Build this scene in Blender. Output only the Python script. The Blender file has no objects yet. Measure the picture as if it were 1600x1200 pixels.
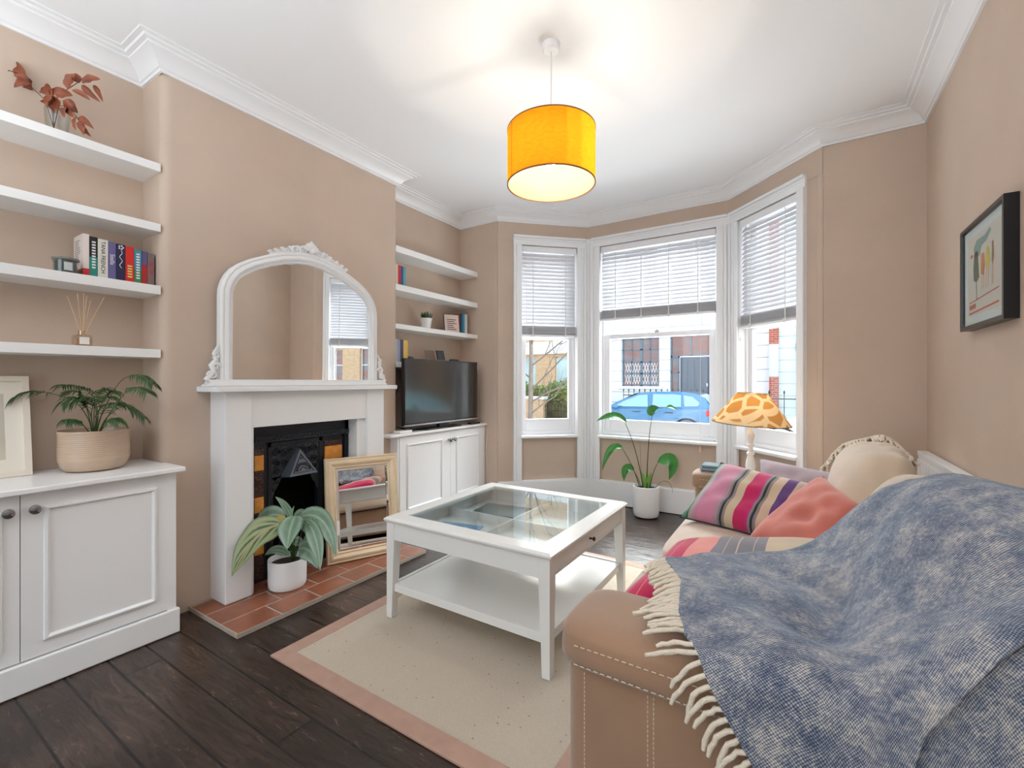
import bpy, bmesh, math, random
from mathutils import Vector, Matrix, noise
random.seed(7)
COL = bpy.context.scene.collection
PI = math.pi
def R(d): return math.radians(d)
# ------------------------------------------------------------------ camera frame
CAMH, FPX, CY, YAW = 1.19, 709.0, 596.0, 32.45
SN, CS = math.sin(R(YAW)), math.cos(R(YAW))
def at(u, v, dep):
    a = (u-800)/FPX
    return Vector((dep*(-SN+a*CS), dep*(CS+a*SN), CAMH+dep*(CY-v)/FPX))
# ------------------------------------------------------------------ colours and materials
def lin(c): return c/12.92 if c <= .04045 else ((c+.055)/1.055)**2.4
def S(r, g, b): return (lin(r/255), lin(g/255), lin(b/255), 1)
class NT:
    def __init__(s, m): s.t = m.node_tree; s.n = s.t.nodes; s.l = s.t.links
    def add(s, ty, **k):
        n = s.n.new(ty)
        for a, b in k.items():
            if a.startswith('i_'):
                n.inputs[a[2:].replace('_', ' ')].default_value = b
            else: setattr(n, a, b)
        return n
    def link(s, a, b): s.l.new(a, b)
def mat(name, col, rough=.5, metal=0, noise_amt=0, noise_scale=6, bump=0, bump_scale=40, sheen=0, spec=None, coat=0, emis=None, estr=0, trans=0, stretch=None, col2=None, detail=6):
    m = bpy.data.materials.new(name); m.use_nodes = True
    t = NT(m); b = t.n['Principled BSDF']
    b.inputs['Base Color'].default_value = col
    b.inputs['Roughness'].default_value = rough
    b.inputs['Metallic'].default_value = metal
    if spec is not None: b.inputs['Specular IOR Level'].default_value = spec
    if sheen: b.inputs['Sheen Weight'].default_value = sheen
    if coat: b.inputs['Coat Weight'].default_value = coat; b.inputs['Coat Roughness'].default_value = .1
    if emis: b.inputs['Emission Color'].default_value = emis; b.inputs['Emission Strength'].default_value = estr
    if trans: b.inputs['Transmission Weight'].default_value = trans
    if noise_amt or bump:
        co = t.add('ShaderNodeTexCoord'); mp = t.add('ShaderNodeMapping')
        if stretch: mp.inputs['Scale'].default_value = stretch
        t.link(co.outputs['Object'], mp.inputs['Vector'])
    if noise_amt:
        nz = t.add('ShaderNodeTexNoise'); nz.inputs['Scale'].default_value = noise_scale; nz.inputs['Detail'].default_value = detail
        t.link(mp.outputs['Vector'], nz.inputs['Vector'])
        rp = t.add('ShaderNodeValToRGB')
        k = 1-noise_amt
        rp.color_ramp.elements[0].position = .3; rp.color_ramp.elements[1].position = .7
        rp.color_ramp.elements[0].color = col2 if col2 else (col[0]*k, col[1]*k, col[2]*k, 1)
        rp.color_ramp.elements[1].color = col if col2 else tuple(min(1, c*(1+noise_amt*.5)) for c in col[:3])+(1,)
        t.link(nz.outputs['Fac'], rp.inputs['Fac']); t.link(rp.outputs['Color'], b.inputs['Base Color'])
    if bump:
        nb = t.add('ShaderNodeTexNoise'); nb.inputs['Scale'].default_value = bump_scale; nb.inputs['Detail'].default_value = 4
        t.link(mp.outputs['Vector'], nb.inputs['Vector'])
        bp = t.add('ShaderNodeBump'); bp.inputs['Strength'].default_value = bump; bp.inputs['Distance'].default_value = .01
        t.link(nb.outputs['Fac'], bp.inputs['Height']); t.link(bp.outputs['Normal'], b.inputs['Normal'])
    return m
def glass_mat(name, tint=(.95, .98, .98, 1), refl=1.0, rough=0.0):
    m = bpy.data.materials.new(name); m.use_nodes = True; t = NT(m)
    t.n.remove(t.n['Principled BSDF']); out = t.n['Material Output']
    tr = t.add('ShaderNodeBsdfTransparent'); tr.inputs[0].default_value = tint
    gl = t.add('ShaderNodeBsdfGlossy'); gl.inputs['Roughness'].default_value = rough
    lw = t.add('ShaderNodeLayerWeight'); lw.inputs['Blend'].default_value = .5
    pw = t.add('ShaderNodeMath', operation='POWER'); pw.inputs[1].default_value = 4.0; t.link(lw.outputs['Facing'], pw.inputs[0])
    fr = t.add('ShaderNodeMath', operation='MULTIPLY_ADD'); fr.inputs[1].default_value = .7; fr.inputs[2].default_value = .045; t.link(pw.outputs[0], fr.inputs[0])
    mu = t.add('ShaderNodeMath', operation='MULTIPLY'); mu.inputs[1].default_value = refl; mu.use_clamp = True
    mx = t.add('ShaderNodeMixShader')
    t.link(fr.outputs[0], mu.inputs[0]); t.link(mu.outputs[0], mx.inputs[0])
    t.link(tr.outputs[0], mx.inputs[1]); t.link(gl.outputs[0], mx.inputs[2]); t.link(mx.outputs[0], out.inputs['Surface'])
    return m
def translucent_mat(name, col, tcol, fac=.5, weave=0, rough=.8, pattern=None):
    m = bpy.data.materials.new(name); m.use_nodes = True; t = NT(m)
    t.n.remove(t.n['Principled BSDF']); out = t.n['Material Output']
    df = t.add('ShaderNodeBsdfDiffuse'); df.inputs[0].default_value = col
    tl = t.add('ShaderNodeBsdfTranslucent'); tl.inputs[0].default_value = tcol
    mx = t.add('ShaderNodeMixShader'); mx.inputs[0].default_value = fac
    t.link(df.outputs[0], mx.inputs[1]); t.link(tl.outputs[0], mx.inputs[2]); t.link(mx.outputs[0], out.inputs['Surface'])
    if weave:
        co = t.add('ShaderNodeTexCoord'); mp = t.add('ShaderNodeMapping'); mp.inputs['Scale'].default_value = (1, 1, 5)
        nz = t.add('ShaderNodeTexNoise'); nz.inputs['Scale'].default_value = 45; nz.inputs['Detail'].default_value = 5
        t.link(co.outputs['Object'], mp.inputs[0]); t.link(mp.outputs[0], nz.inputs['Vector'])
        rp = t.add('ShaderNodeValToRGB'); rp.color_ramp.elements[0].position = .3; rp.color_ramp.elements[1].position = .7
        rp.color_ramp.elements[0].color = tuple(c*(1-weave) for c in tcol[:3])+(1,); rp.color_ramp.elements[1].color = tcol
        t.link(nz.outputs['Fac'], rp.inputs[0]); t.link(rp.outputs[0], tl.inputs[0])
    if pattern:
        co = t.add('ShaderNodeTexCoord')
        vo = t.add('ShaderNodeTexVoronoi', feature='DISTANCE_TO_EDGE'); vo.inputs['Scale'].default_value = pattern[0]
        t.link(co.outputs['Object'], vo.inputs['Vector'])
        rp = t.add('ShaderNodeValToRGB'); rp.color_ramp.interpolation = 'LINEAR'
        rp.color_ramp.elements[0].position = .085; rp.color_ramp.elements[0].color = pattern[1]
        rp.color_ramp.elements[1].position = .115; rp.color_ramp.elements[1].color = pattern[2]
        t.link(vo.outputs['Distance'], rp.inputs[0]); t.link(rp.outputs[0], tl.inputs[0]); t.link(rp.outputs[0], df.inputs[0])
    return m
def stripe_mat(name, stops, axis=0, rough=.85, bump=.15, gradients=False):
    """colours across the UV; stops = [(pos, colour)], constant bands"""
    m = bpy.data.materials.new(name); m.use_nodes = True; t = NT(m); b = t.n['Principled BSDF']
    b.inputs['Roughness'].default_value = rough; b.inputs['Sheen Weight'].default_value = .3
    uv = t.add('ShaderNodeTexCoord'); sp = t.add('ShaderNodeSeparateXYZ'); t.link(uv.outputs['UV'], sp.inputs[0])
    rp = t.add('ShaderNodeValToRGB'); rp.color_ramp.interpolation = 'LINEAR' if gradients else 'CONSTANT'
    cr = rp.color_ramp
    while len(cr.elements) < len(stops): cr.elements.new(.5)
    for e, (p, c) in zip(cr.elements, stops): e.position = p; e.color = c
    t.link(sp.outputs[axis], rp.inputs[0])
    nz = t.add('ShaderNodeTexNoise'); nz.inputs['Scale'].default_value = 9; nz.inputs['Detail'].default_value = 3
    t.link(uv.outputs['Object'], nz.inputs['Vector'])
    mx = t.add('ShaderNodeMix', data_type='RGBA', blend_type='MULTIPLY'); mx.inputs['Factor'].default_value = .25
    t.link(rp.outputs[0], mx.inputs['A']); t.link(nz.outputs['Color'], mx.inputs['B']); t.link(rp.outputs[0], mx.inputs['A'])
    t.link(mx.outputs['Result'], b.inputs['Base Color'])
    wv = t.add('ShaderNodeTexNoise'); wv.inputs['Scale'].default_value = 260
    t.link(uv.outputs['Object'], wv.inputs['Vector'])
    bp = t.add('ShaderNodeBump'); bp.inputs['Strength'].default_value = bump; bp.inputs['Distance'].default_value = .004
    t.link(wv.outputs['Fac'], bp.inputs['Height']); t.link(bp.outputs['Normal'], b.inputs['Normal'])
    return m
# ------------------------------------------------------------------ mesh accumulator
class M:
    def __init__(s): s.v = []; s.f = []; s.fm = []; s.uv = {}; s.mi = 0; s.xf = None
    def add(s, vs, fs, uvs=None):
        o = len(s.v)
        for q in vs:
            q = Vector(q)
            if s.xf: q = s.xf @ q
            s.v.append(q)
        for i, f in enumerate(fs):
            s.f.append(tuple(o+k for k in f)); s.fm.append(s.mi)
            if uvs: s.uv[len(s.f)-1] = uvs[i]
        return s
    def box(s, x0, x1, y0, y1, z0, z1):
        vs = [(x0, y0, z0), (x1, y0, z0), (x1, y1, z0), (x0, y1, z0), (x0, y0, z1), (x1, y0, z1), (x1, y1, z1), (x0, y1, z1)]
        return s.add(vs, [(0, 3, 2, 1), (4, 5, 6, 7), (0, 1, 5, 4), (1, 2, 6, 5), (2, 3, 7, 6), (3, 0, 4, 7)])
    def prism(s, poly, z0, z1, ax='z'):
        """poly of 2-D points extruded; ax z: (x,y); ax x: (y,z) extruded along x; ax y: (x,z)"""
        n = len(poly)
        def P(p, h): return {'z': (p[0], p[1], h), 'x': (h, p[0], p[1]), 'y': (p[0], h, p[1])}[ax]
        vs = [P(p, z0) for p in poly]+[P(p, z1) for p in poly]
        return s.add(vs, [tuple(range(n-1, -1, -1)), tuple(range(n, 2*n))]+[(i, (i+1) % n, n+(i+1) % n, n+i) for i in range(n)])
    def rings(s, rings, closed=True, cap0=True, cap1=True, loop=False):
        n = len(rings[0]); vs = [p for r in rings for p in r]; fs = []
        m = len(rings)
        for i in range(m if loop else m-1):
            j = (i+1) % m
            for k in range(n if closed else n-1):
                q = (k+1) % n
                fs.append((i*n+k, i*n+q, j*n+q, j*n+k))
        if not loop and closed:
            if cap0: fs.append(tuple(range(n-1, -1, -1)))
            if cap1: fs.append(tuple((m-1)*n+k for k in range(n)))
        return s.add(vs, fs)
    def lathe(s, prof, c=(0, 0, 0), n=32, cap=True, loop=False):
        c = Vector(c)
        rg = [[c+Vector((max(r, 1e-4)*math.cos(2*PI*k/n), max(r, 1e-4)*math.sin(2*PI*k/n), z)) for k in range(n)] for r, z in prof]
        return s.rings(rg, cap0=cap, cap1=cap, loop=loop)
    def cyl(s, p, q, r, r2=None, n=16):
        return s.tube([p, q], [r, r if r2 is None else r2], n)
    def tube(s, pts, r, n=8, loop=False, flat=1.0):
        pts = [Vector(p) for p in pts]; m = len(pts)
        if not hasattr(r, '__len__'): r = [r]*m
        rg = []; prev = None
        for i in range(m):
            a = pts[(i-1) % m] if (i > 0 or loop) else pts[i]; b = pts[(i+1) % m] if (i < m-1 or loop) else pts[i]
            t = (b-a)
            t = t.normalized() if t.length > 1e-9 else Vector((0, 0, 1))
            if prev is None:
                up = Vector((0, 0, 1)) if abs(t.z) < .9 else Vector((1, 0, 0))
                x = t.cross(up).normalized()
            else:
                x = (prev-t*prev.dot(t))
                x = x.normalized() if x.length > 1e-6 else t.orthogonal().normalized()
            prev = x; y = t.cross(x)
            rg.append([pts[i]+x*r[i]*math.cos(2*PI*k/n)+y*r[i]*flat*math.sin(2*PI*k/n) for k in range(n)])
        return s.rings(rg, loop=loop)
    def ball(s, c, r, n=12, sc=(1, 1, 1)):
        c = Vector(c); rg = []
        h = max(4, n//2)
        for i in range(h+1):
            th = PI*i/h; rr = max(math.sin(th), .002)*r
            rg.append([c+Vector((rr*math.cos(2*PI*k/n)*sc[0], rr*math.sin(2*PI*k/n)*sc[1], -r*math.cos(th)*sc[2])) for k in range(n)])
        return s.rings(rg)
    def grid(s, fn, nu, nv, uvf=None, flip=False, wrap=False):
        vs = [fn(i/nu, j/nv) for i in range(nu+1) for j in range(nv+1)]
        fs = []; uvs = []
        for i in range(nu):
            for j in range(nv):
                a = i*(nv+1)+j; q = (a, a+1, a+nv+2, a+nv+1)
                w = ((i/nu, j/nv), (i/nu, (j+1)/nv), ((i+1)/nu, (j+1)/nv), ((i+1)/nu, j/nv))
                if flip: q = q[::-1]; w = w[::-1]
                fs.append(q); uvs.append(w)
        return s.add(vs, fs, uvs)
    def path_sweep(s, path, prof, closed=True):
        """sweep profile (inward offset, z) along 2-D path with interior on the left, mitred"""
        n = len(path); rg = []
        for i in range(n):
            p = Vector(path[i])
            a = Vector(path[(i-1) % n]) if (closed or i > 0) else None
            b = Vector(path[(i+1) % n]) if (closed or i < n-1) else None
            def nrm(u, w):
                d = (w-u).normalized(); return Vector((-d.y, d.x))
            if a is None: m = nrm(p, b)
            elif b is None: m = nrm(a, p)
            else:
                n1, n2 = nrm(a, p), nrm(p, b); m = (n1+n2)/(1+n1.dot(n2))
            rg.append([(p.x+m.x*o, p.y+m.y*o, z) for o, z in prof])
        return s.rings(rg, loop=closed)
def frame_of(M_, o, e, n, up=(0, 0, 1)):
    o, e, n, up = Vector(o), Vector(e), Vector(n), Vector(up)
    return Matrix(((e.x, n.x, up.x, o.x), (e.y, n.y, up.y, o.y), (e.z, n.z, up.z, o.z), (0, 0, 0, 1)))
def obj(name, m, mats, parent=None, smooth=None, bevel=0, label=None, subsurf=0, bseg=2, merge=False):
    """link accumulated geometry (world coordinates) as one mesh object"""
    if not isinstance(mats, (list, tuple)): mats = [mats]
    vs = m.v
    if parent is not None:
        inv = Matrix.Translation(parent['_o']).inverted(); org = None
    else:
        lo = Vector((min(v.x for v in vs), min(v.y for v in vs), min(v.z for v in vs))); hi = Vector((max(v.x for v in vs), max(v.y for v in vs), max(v.z for v in vs)))
        org = Vector(((lo.x+hi.x)/2, (lo.y+hi.y)/2, lo.z)); inv = Matrix.Translation(-org)
    me = bpy.data.meshes.new(name)
    me.from_pydata([tuple(inv @ v) for v in vs], [], m.f)
    for a in mats: me.materials.append(a)
    for i, p in enumerate(me.polygons): p.material_index = m.fm[i]
    if m.uv:
        ul = me.uv_layers.new(name='UVMap')
        for i, p in enumerate(me.polygons):
            w = m.uv.get(i)
            if w:
                for k, li in enumerate(p.loop_indices): ul.data[li].uv = w[k]
    bm = bmesh.new(); bm.from_mesh(me)
    if merge: bmesh.ops.remove_doubles(bm, verts=bm.verts, dist=1e-5)
    bmesh.ops.recalc_face_normals(bm, faces=bm.faces); bm.to_mesh(me); bm.free()
    o = bpy.data.objects.new(name, me); COL.objects.link(o)
    if org is not None: o.location = org; o['_o'] = tuple(org)
    if parent is not None:
        o.parent = parent; o['_o'] = tuple(parent['_o'])
    if smooth is not None:
        for p in me.polygons: p.use_smooth = True
        if smooth < 180:
            bm = bmesh.new(); bm.from_mesh(me); c = math.cos(R(smooth))
            for e in bm.edges:
                if len(e.link_faces) == 2 and e.link_faces[0].normal.dot(e.link_faces[1].normal) < c: e.smooth = False
            bm.to_mesh(me); bm.free()
    if bevel:
        b = o.modifiers.new('bevel', 'BEVEL'); b.width = bevel; b.segments = bseg; b.limit_method = 'ANGLE'; b.angle_limit = R(40)
        b.harden_normals = False
    if subsurf:
        b = o.modifiers.new('sub', 'SUBSURF'); b.levels = subsurf; b.render_levels = subsurf
    if label: o['label'] = label
    return o
def tag(o, label, cat, group=None):
    o['label'] = label; o['category'] = cat
    if group: o['group'] = group
    return o
def thing(name, loc, label, cat, group=None):
    o = bpy.data.objects.new(name, None); COL.objects.link(o); o.location = loc; o['_o'] = tuple(loc)
    o.empty_display_size = .05
    return tag(o, label, cat, group)
def struct(o): o['kind'] = 'structure'; return o
def text(parent, s, origin, e, up, size, m, depth=.0006, name='lettering', align='CENTER'):
    cu = bpy.data.curves.new(name, 'FONT'); cu.body = s; cu.size = size; cu.extrude = depth; cu.align_x = align; cu.align_y = 'CENTER'
    tmp = bpy.data.objects.new('tmp_text', cu); COL.objects.link(tmp)
    dg = bpy.context.evaluated_depsgraph_get(); me = bpy.data.meshes.new_from_object(tmp.evaluated_get(dg))
    bpy.data.objects.remove(tmp)
    e, up = Vector(e).normalized(), Vector(up).normalized(); n = e.cross(up)
    o3 = Vector(origin)-Vector(parent['_o'])
    me.transform(Matrix(((e.x, up.x, n.x, o3.x), (e.y, up.y, n.y, o3.y), (e.z, up.z, n.z, o3.z), (0, 0, 0, 1))))
    me.materials.clear(); me.materials.append(m)
    o = bpy.data.objects.new(name, me); COL.objects.link(o); o.parent = parent; o['_o'] = tuple(parent['_o'])
    return o
def bez(p0, p1, p2, t): return p0*(1-t)**2+p1*2*t*(1-t)+p2*t*t
def leaf(m, pts, w, face, n=10, k=4, fold=.25, wav=0):
    """leaf blade along a quadratic curve, facing 'face'"""
    p0, p1, p2 = [Vector(p) for p in pts]; face = Vector(face).normalized()
    ph = random.random()*6
    def fn(a, b):
        c = bez(p0, p1, p2, a); t = (bez(p0, p1, p2, min(1, a+.02))-bez(p0, p1, p2, max(0, a-.02))).normalized()
        sd = t.cross(face); sd = sd.normalized() if sd.length > 1e-4 else Vector((1, 0, 0)); nn = sd.cross(t)
        ww = w*.5*max(.015, math.sin(PI*min(1, a**.75))**.8)
        x = (b-.5)*2
        return c+sd*ww*x+nn*(abs(x)**1.3*fold*ww+wav*math.sin(a*14+ph+x*2)*ww*.3*abs(x))
    m.grid(fn, n, k)
def strip(m, pts, w, face):  # thin leaflet
    leaf(m, pts, w, face, n=5, k=2, fold=.3)
# ------------------------------------------------------------------ materials
PAINT = mat('taupe_wall_paint', S(204, 184, 167), .75, noise_amt=.05, noise_scale=3, bump=.08, bump_scale=90)
CEIL = mat('white_ceiling_paint', S(244, 245, 247), .9)
TRIM = mat('white_gloss_trim', S(240, 241, 243), .35, bump=.03, bump_scale=30)
SHELF = mat('white_shelf_paint', S(242, 242, 241), .4)
CAB = mat('white_cabinet_paint', S(246, 246, 247), .3, bump=.02, bump_scale=60)
SASH = mat('white_sash_paint', S(240, 240, 243), .35)
TABLEW = mat('offwhite_table_lacquer', S(232, 231, 228), .22)
CHROME = mat('chrome', S(200, 200, 205), .15, 1)
MIRROR = mat('mirror_glass', (.93, .94, .94, 1), .01, 1)
BLACK = mat('black_plastic', S(18, 18, 20), .3)
SCREEN = mat('tv_screen_glass', S(10, 10, 12), .12, coat=1)
IRON = mat('cast_iron', S(38, 40, 46), .38, .5, bump=.35, bump_scale=120)
IRONREL = mat('cast_iron_relief', S(52, 56, 64), .35, .5, bump=1, bump_scale=70)
SOOT = mat('soot_black', S(9, 9, 9), .9)
TERR = mat('terracotta_tile', S(150, 92, 68), .32, noise_amt=.3, noise_scale=9, bump=.1, bump_scale=30)
GROUT = mat('cement_grout', S(176, 164, 152), .9, bump=.3, bump_scale=80)
TILEO = mat('amber_glazed_tile', S(222, 148, 62), .25, noise_amt=.2, noise_scale=30)
TILEB = mat('brown_relief_tile', S(60, 32, 24), .25, bump=1, bump_scale=60)
POTW = mat('white_matte_ceramic', S(240, 240, 240), .4)
SOIL = mat('potting_soil', S(45, 33, 26), 1, bump=1, bump_scale=120)
STEM = mat('green_stem', S(60, 92, 44), .5)
DARKSTEM = mat('dark_green_petiole', S(38, 52, 30), .4)
GLASS = glass_mat('clear_window_glass', refl=.6)
TGLASS = glass_mat('table_glass', (.95, .985, .99, 1), refl=1.15)
VGLASS = glass_mat('clear_vase_glass', (.93, .95, .95, 1), 1.2)
BRUSH = mat('dry_stick', S(214, 180, 142), .7)
BLINDM = translucent_mat('white_blind_slat', S(228, 228, 232), S(232, 232, 238), .16)
CORD = mat('white_cord', S(230, 228, 225), .7)
def suede_mat():
    return mat('beige_suede', S(156, 121, 94), .8, noise_amt=.12, noise_scale=5, bump=.1, bump_scale=220, sheen=.5)
SUEDE = suede_mat()
CUSHBEIGE = mat('beige_cotton_back_cushion', S(200, 180, 158), .85, noise_amt=.06, noise_scale=5, bump=.7, bump_scale=7, stretch=(1, .5, 2.4), sheen=.4)
STITCH = mat('cream_stitching', S(222, 206, 184), .8)
def floor_mat():
    m = bpy.data.materials.new('dark_stained_floorboards'); m.use_nodes = True; t = NT(m); b = t.n['Principled BSDF']
    co = t.add('ShaderNodeTexCoord'); mp = t.add('ShaderNodeMapping'); mp.inputs['Location'].default_value = (.35, -.074, 0)
    t.link(co.outputs['Object'], mp.inputs[0])
    br = t.add('ShaderNodeTexBrick'); br.offset = .37; br.inputs['Scale'].default_value = 1
    br.inputs['Mortar Size'].default_value = .0045; br.inputs['Mortar Smooth'].default_value = .2
    br.inputs['Brick Width'].default_value = 2.3; br.inputs['Row Height'].default_value = .1345
    br.inputs['Color1'].default_value = (.25, .25, .25, 1); br.inputs['Color2'].default_value = (.8, .8, .8, 1); br.inputs['Mortar'].default_value = (0, 0, 0, 1)
    t.link(mp.outputs[0], br.inputs['Vector'])
    m2 = t.add('ShaderNodeMapping'); m2.inputs['Scale'].default_value = (1.2, 7, 1); t.link(co.outputs['Object'], m2.inputs[0])
    gr = t.add('ShaderNodeTexNoise'); gr.inputs['Scale'].default_value = 5; gr.inputs['Detail'].default_value = 9; gr.inputs['Roughness'].default_value = .7; gr.inputs['Distortion'].default_value = .6
    t.link(m2.outputs[0], gr.inputs['Vector'])
    pt = t.add('ShaderNodeTexNoise'); pt.inputs['Scale'].default_value = 2.3; pt.inputs['Detail'].default_value = 5; t.link(co.outputs['Object'], pt.inputs['Vector'])
    r1 = t.add('ShaderNodeValToRGB'); e = r1.color_ramp.elements; e[0].position = .3; e[0].color = S(40, 29, 25); e[1].position = .75; e[1].color = S(84, 67, 58)
    t.link(gr.outputs['Fac'], r1.inputs[0])
    r2 = t.add('ShaderNodeValToRGB'); e = r2.color_ramp.elements; e[0].position = .35; e[0].color = (.55, .5, .5, 1); e[1].position = .7; e[1].color = (1.25, 1.2, 1.15, 1)
    t.link(pt.outputs['Fac'], r2.inputs[0])
    a = t.add('ShaderNodeMix', data_type='RGBA', blend_type='MULTIPLY'); a.inputs['Factor'].default_value = 1
    t.link(r1.outputs[0], a.inputs['A']); t.link(r2.outputs[0], a.inputs['B'])
    c = t.add('ShaderNodeMix', data_type='RGBA'); c.inputs['B'].default_value = (.003, .002, .002, 1)
    pv = t.add('ShaderNodeMapRange'); pv.inputs['From Min'].default_value = .25; pv.inputs['From Max'].default_value = .8; pv.inputs['To Min'].default_value = .68; pv.inputs['To Max'].default_value = 1.2
    t.link(br.outputs['Color'], pv.inputs['Value'])
    a2 = t.add('ShaderNodeVectorMath', operation='MULTIPLY'); t.link(a.outputs['Result'], a2.inputs[0]); t.link(pv.outputs[0], a2.inputs[1])
    t.link(br.outputs['Fac'], c.inputs['Factor']); t.link(a2.outputs[0], c.inputs['A'])
    t.link(c.outputs['Result'], b.inputs['Base Color'])
    rr = t.add('ShaderNodeMapRange'); rr.inputs['To Min'].default_value = .10; rr.inputs['To Max'].default_value = .38
    t.link(gr.outputs['Fac'], rr.inputs['Value']); t.link(rr.outputs[0], b.inputs['Roughness'])
    h = t.add('ShaderNodeMath', operation='SUBTRACT'); t.link(gr.outputs['Fac'], h.inputs[0]); 
    mm = t.add('ShaderNodeMath', operation='MULTIPLY'); mm.inputs[1].default_value = 2; t.link(br.outputs['Fac'], mm.inputs[0]); t.link(mm.outputs[0], h.inputs[1])
    bp = t.add('ShaderNodeBump'); bp.inputs['Strength'].default_value = .45; bp.inputs['Distance'].default_value = .006
    t.link(h.outputs[0], bp.inputs['Height']); t.link(bp.outputs[0], b.inputs['Normal'])
    return m
FLOOR = floor_mat()
def brick_mat(name, c1, c2, mortar, bw=.22, rh=.075, ms=.006, rot=None):
    m = bpy.data.materials.new(name); m.use_nodes = True; t = NT(m); b = t.n['Principled BSDF']; b.inputs['Roughness'].default_value = .9
    co = t.add('ShaderNodeTexCoord'); sp = t.add('ShaderNodeSeparateXYZ'); cb = t.add('ShaderNodeCombineXYZ')
    t.link(co.outputs['Object'], sp.inputs[0]); ad = t.add('ShaderNodeMath', operation='ADD')
    t.link(sp.outputs[0], ad.inputs[0]); t.link(sp.outputs[1], ad.inputs[1]); t.link(ad.outputs[0], cb.inputs[0]); t.link(sp.outputs[2], cb.inputs[1])
    br = t.add('ShaderNodeTexBrick'); br.inputs['Scale'].default_value = 1; br.inputs['Mortar Size'].default_value = ms
    br.inputs['Brick Width'].default_value = bw; br.inputs['Row Height'].default_value = rh
    br.inputs['Color1'].default_value = c1; br.inputs['Color2'].default_value = c2; br.inputs['Mortar'].default_value = mortar
    t.link(cb.outputs[0], br.inputs['Vector']); t.link(br.outputs['Color'], b.inputs['Base Color'])
    return m
def rug_mat():
    m = mat('cream_loop_pile', S(244, 226, 202), .95, noise_amt=.14, noise_scale=260, bump=1, bump_scale=420, sheen=.3)
    t = NT(m); b = t.n['Principled BSDF']
    src = b.inputs['Base Color'].links[0].from_socket
    co = t.add('ShaderNodeTexCoord'); vz = t.add('ShaderNodeTexVoronoi'); vz.inputs['Scale'].default_value = 24; vz.inputs['Randomness'].default_value = 1
    t.link(co.outputs['Object'], vz.inputs['Vector'])
    rp = t.add('ShaderNodeValToRGB'); rp.color_ramp.elements[0].position = .06; rp.color_ramp.elements[0].color = (.35, .3, .25, 1); rp.color_ramp.elements[1].position = .12; rp.color_ramp.elements[1].color = (1, 1, 1, 1)
    t.link(vz.outputs['Distance'], rp.inputs[0])
    mx = t.add('ShaderNodeMix', data_type='RGBA', blend_type='MULTIPLY'); mx.inputs['Factor'].default_value = .7
    t.link(src, mx.inputs['A']); t.link(rp.outputs[0], mx.inputs['B']); t.link(mx.outputs['Result'], b.inputs['Base Color'])
    return m
RUG = rug_mat(); RUGB = mat('dusty_pink_rug_binding', S(182, 148, 132), .9, noise_amt=.08, noise_scale=20, bump=.2, bump_scale=300)
def throw_mat():
    m = bpy.data.materials.new('blue_cream_woven_wool'); m.use_nodes = True; t = NT(m); b = t.n['Principled BSDF']
    b.inputs['Roughness'].default_value = .95; b.inputs['Sheen Weight'].default_value = .55; b.inputs['Sheen Roughness'].default_value = .4
    b.inputs['Sheen Tint'].default_value = S(190, 215, 240)
    co = t.add('ShaderNodeTexCoord')
    ck = t.add('ShaderNodeMapping'); ck.inputs['Scale'].default_value = (150, 150, 1); dn = t.add('ShaderNodeTexNoise'); dn.inputs['Scale'].default_value = 22; t.link(co.outputs['Object'], dn.inputs['Vector'])
    dv = t.add('ShaderNodeVectorMath', operation='MULTIPLY_ADD'); dv.inputs[1].default_value = (.012, .012, 0); t.link(dn.outputs['Color'], dv.inputs[0]); t.link(co.outputs['UV'], dv.inputs[2]); t.link(dv.outputs[0], ck.inputs[0])
    sp = t.add('ShaderNodeSeparateXYZ'); t.link(ck.outputs[0], sp.inputs[0])
    def sn(o):
        a = t.add('ShaderNodeMath', operation='MULTIPLY'); a.inputs[1].default_value = 2*PI; t.link(o, a.inputs[0])
        c = t.add('ShaderNodeMath', operation='SINE'); t.link(a.outputs[0], c.inputs[0]); return c.outputs[0]
    pr = t.add('ShaderNodeMath', operation='MULTIPLY'); t.link(sn(sp.outputs[0]), pr.inputs[0]); t.link(sn(sp.outputs[1]), pr.inputs[1])
    nz = t.add('ShaderNodeTexNoise'); nz.inputs['Scale'].default_value = 13; nz.inputs['Detail'].default_value = 9; nz.inputs['Roughness'].default_value = .8; t.link(co.outputs['Object'], nz.inputs['Vector'])
    n2 = t.add('ShaderNodeTexNoise'); n2.inputs['Scale'].default_value = 150; n2.inputs['Detail'].default_value = 3; t.link(co.outputs['Object'], n2.inputs['Vector'])
    a = t.add('ShaderNodeMath', operation='MULTIPLY_ADD'); a.inputs[1].default_value = 1.3; a.inputs[2].default_value = -.62; t.link(nz.outputs['Fac'], a.inputs[0])
    c = t.add('ShaderNodeMath', operation='MULTIPLY_ADD'); c.inputs[1].default_value = .25; t.link(pr.outputs[0], c.inputs[0]); t.link(a.outputs[0], c.inputs[2])
    d = t.add('ShaderNodeMath', operation='MULTIPLY_ADD'); d.inputs[1].default_value = .5; t.link(n2.outputs['Fac'], d.inputs[0]); t.link(c.outputs[0], d.inputs[2])
    rp = t.add('ShaderNodeValToRGB'); cr = rp.color_ramp; cr.elements[0].position = .0; cr.elements[0].color = S(58, 68, 92); cr.elements[1].position = .57; cr.elements[1].color = S(212, 203, 190)
    e = cr.elements.new(.28); e.color = S(108, 118, 138)
    t.link(d.outputs[0], rp.inputs[0]); t.link(rp.outputs[0], b.inputs['Base Color'])
    bp = t.add('ShaderNodeBump'); bp.inputs['Strength'].default_value = .5; bp.inputs['Distance'].default_value = .004
    t.link(d.outputs[0], bp.inputs['Height']); t.link(bp.outputs[0], b.inputs['Normal'])
    return m
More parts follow.
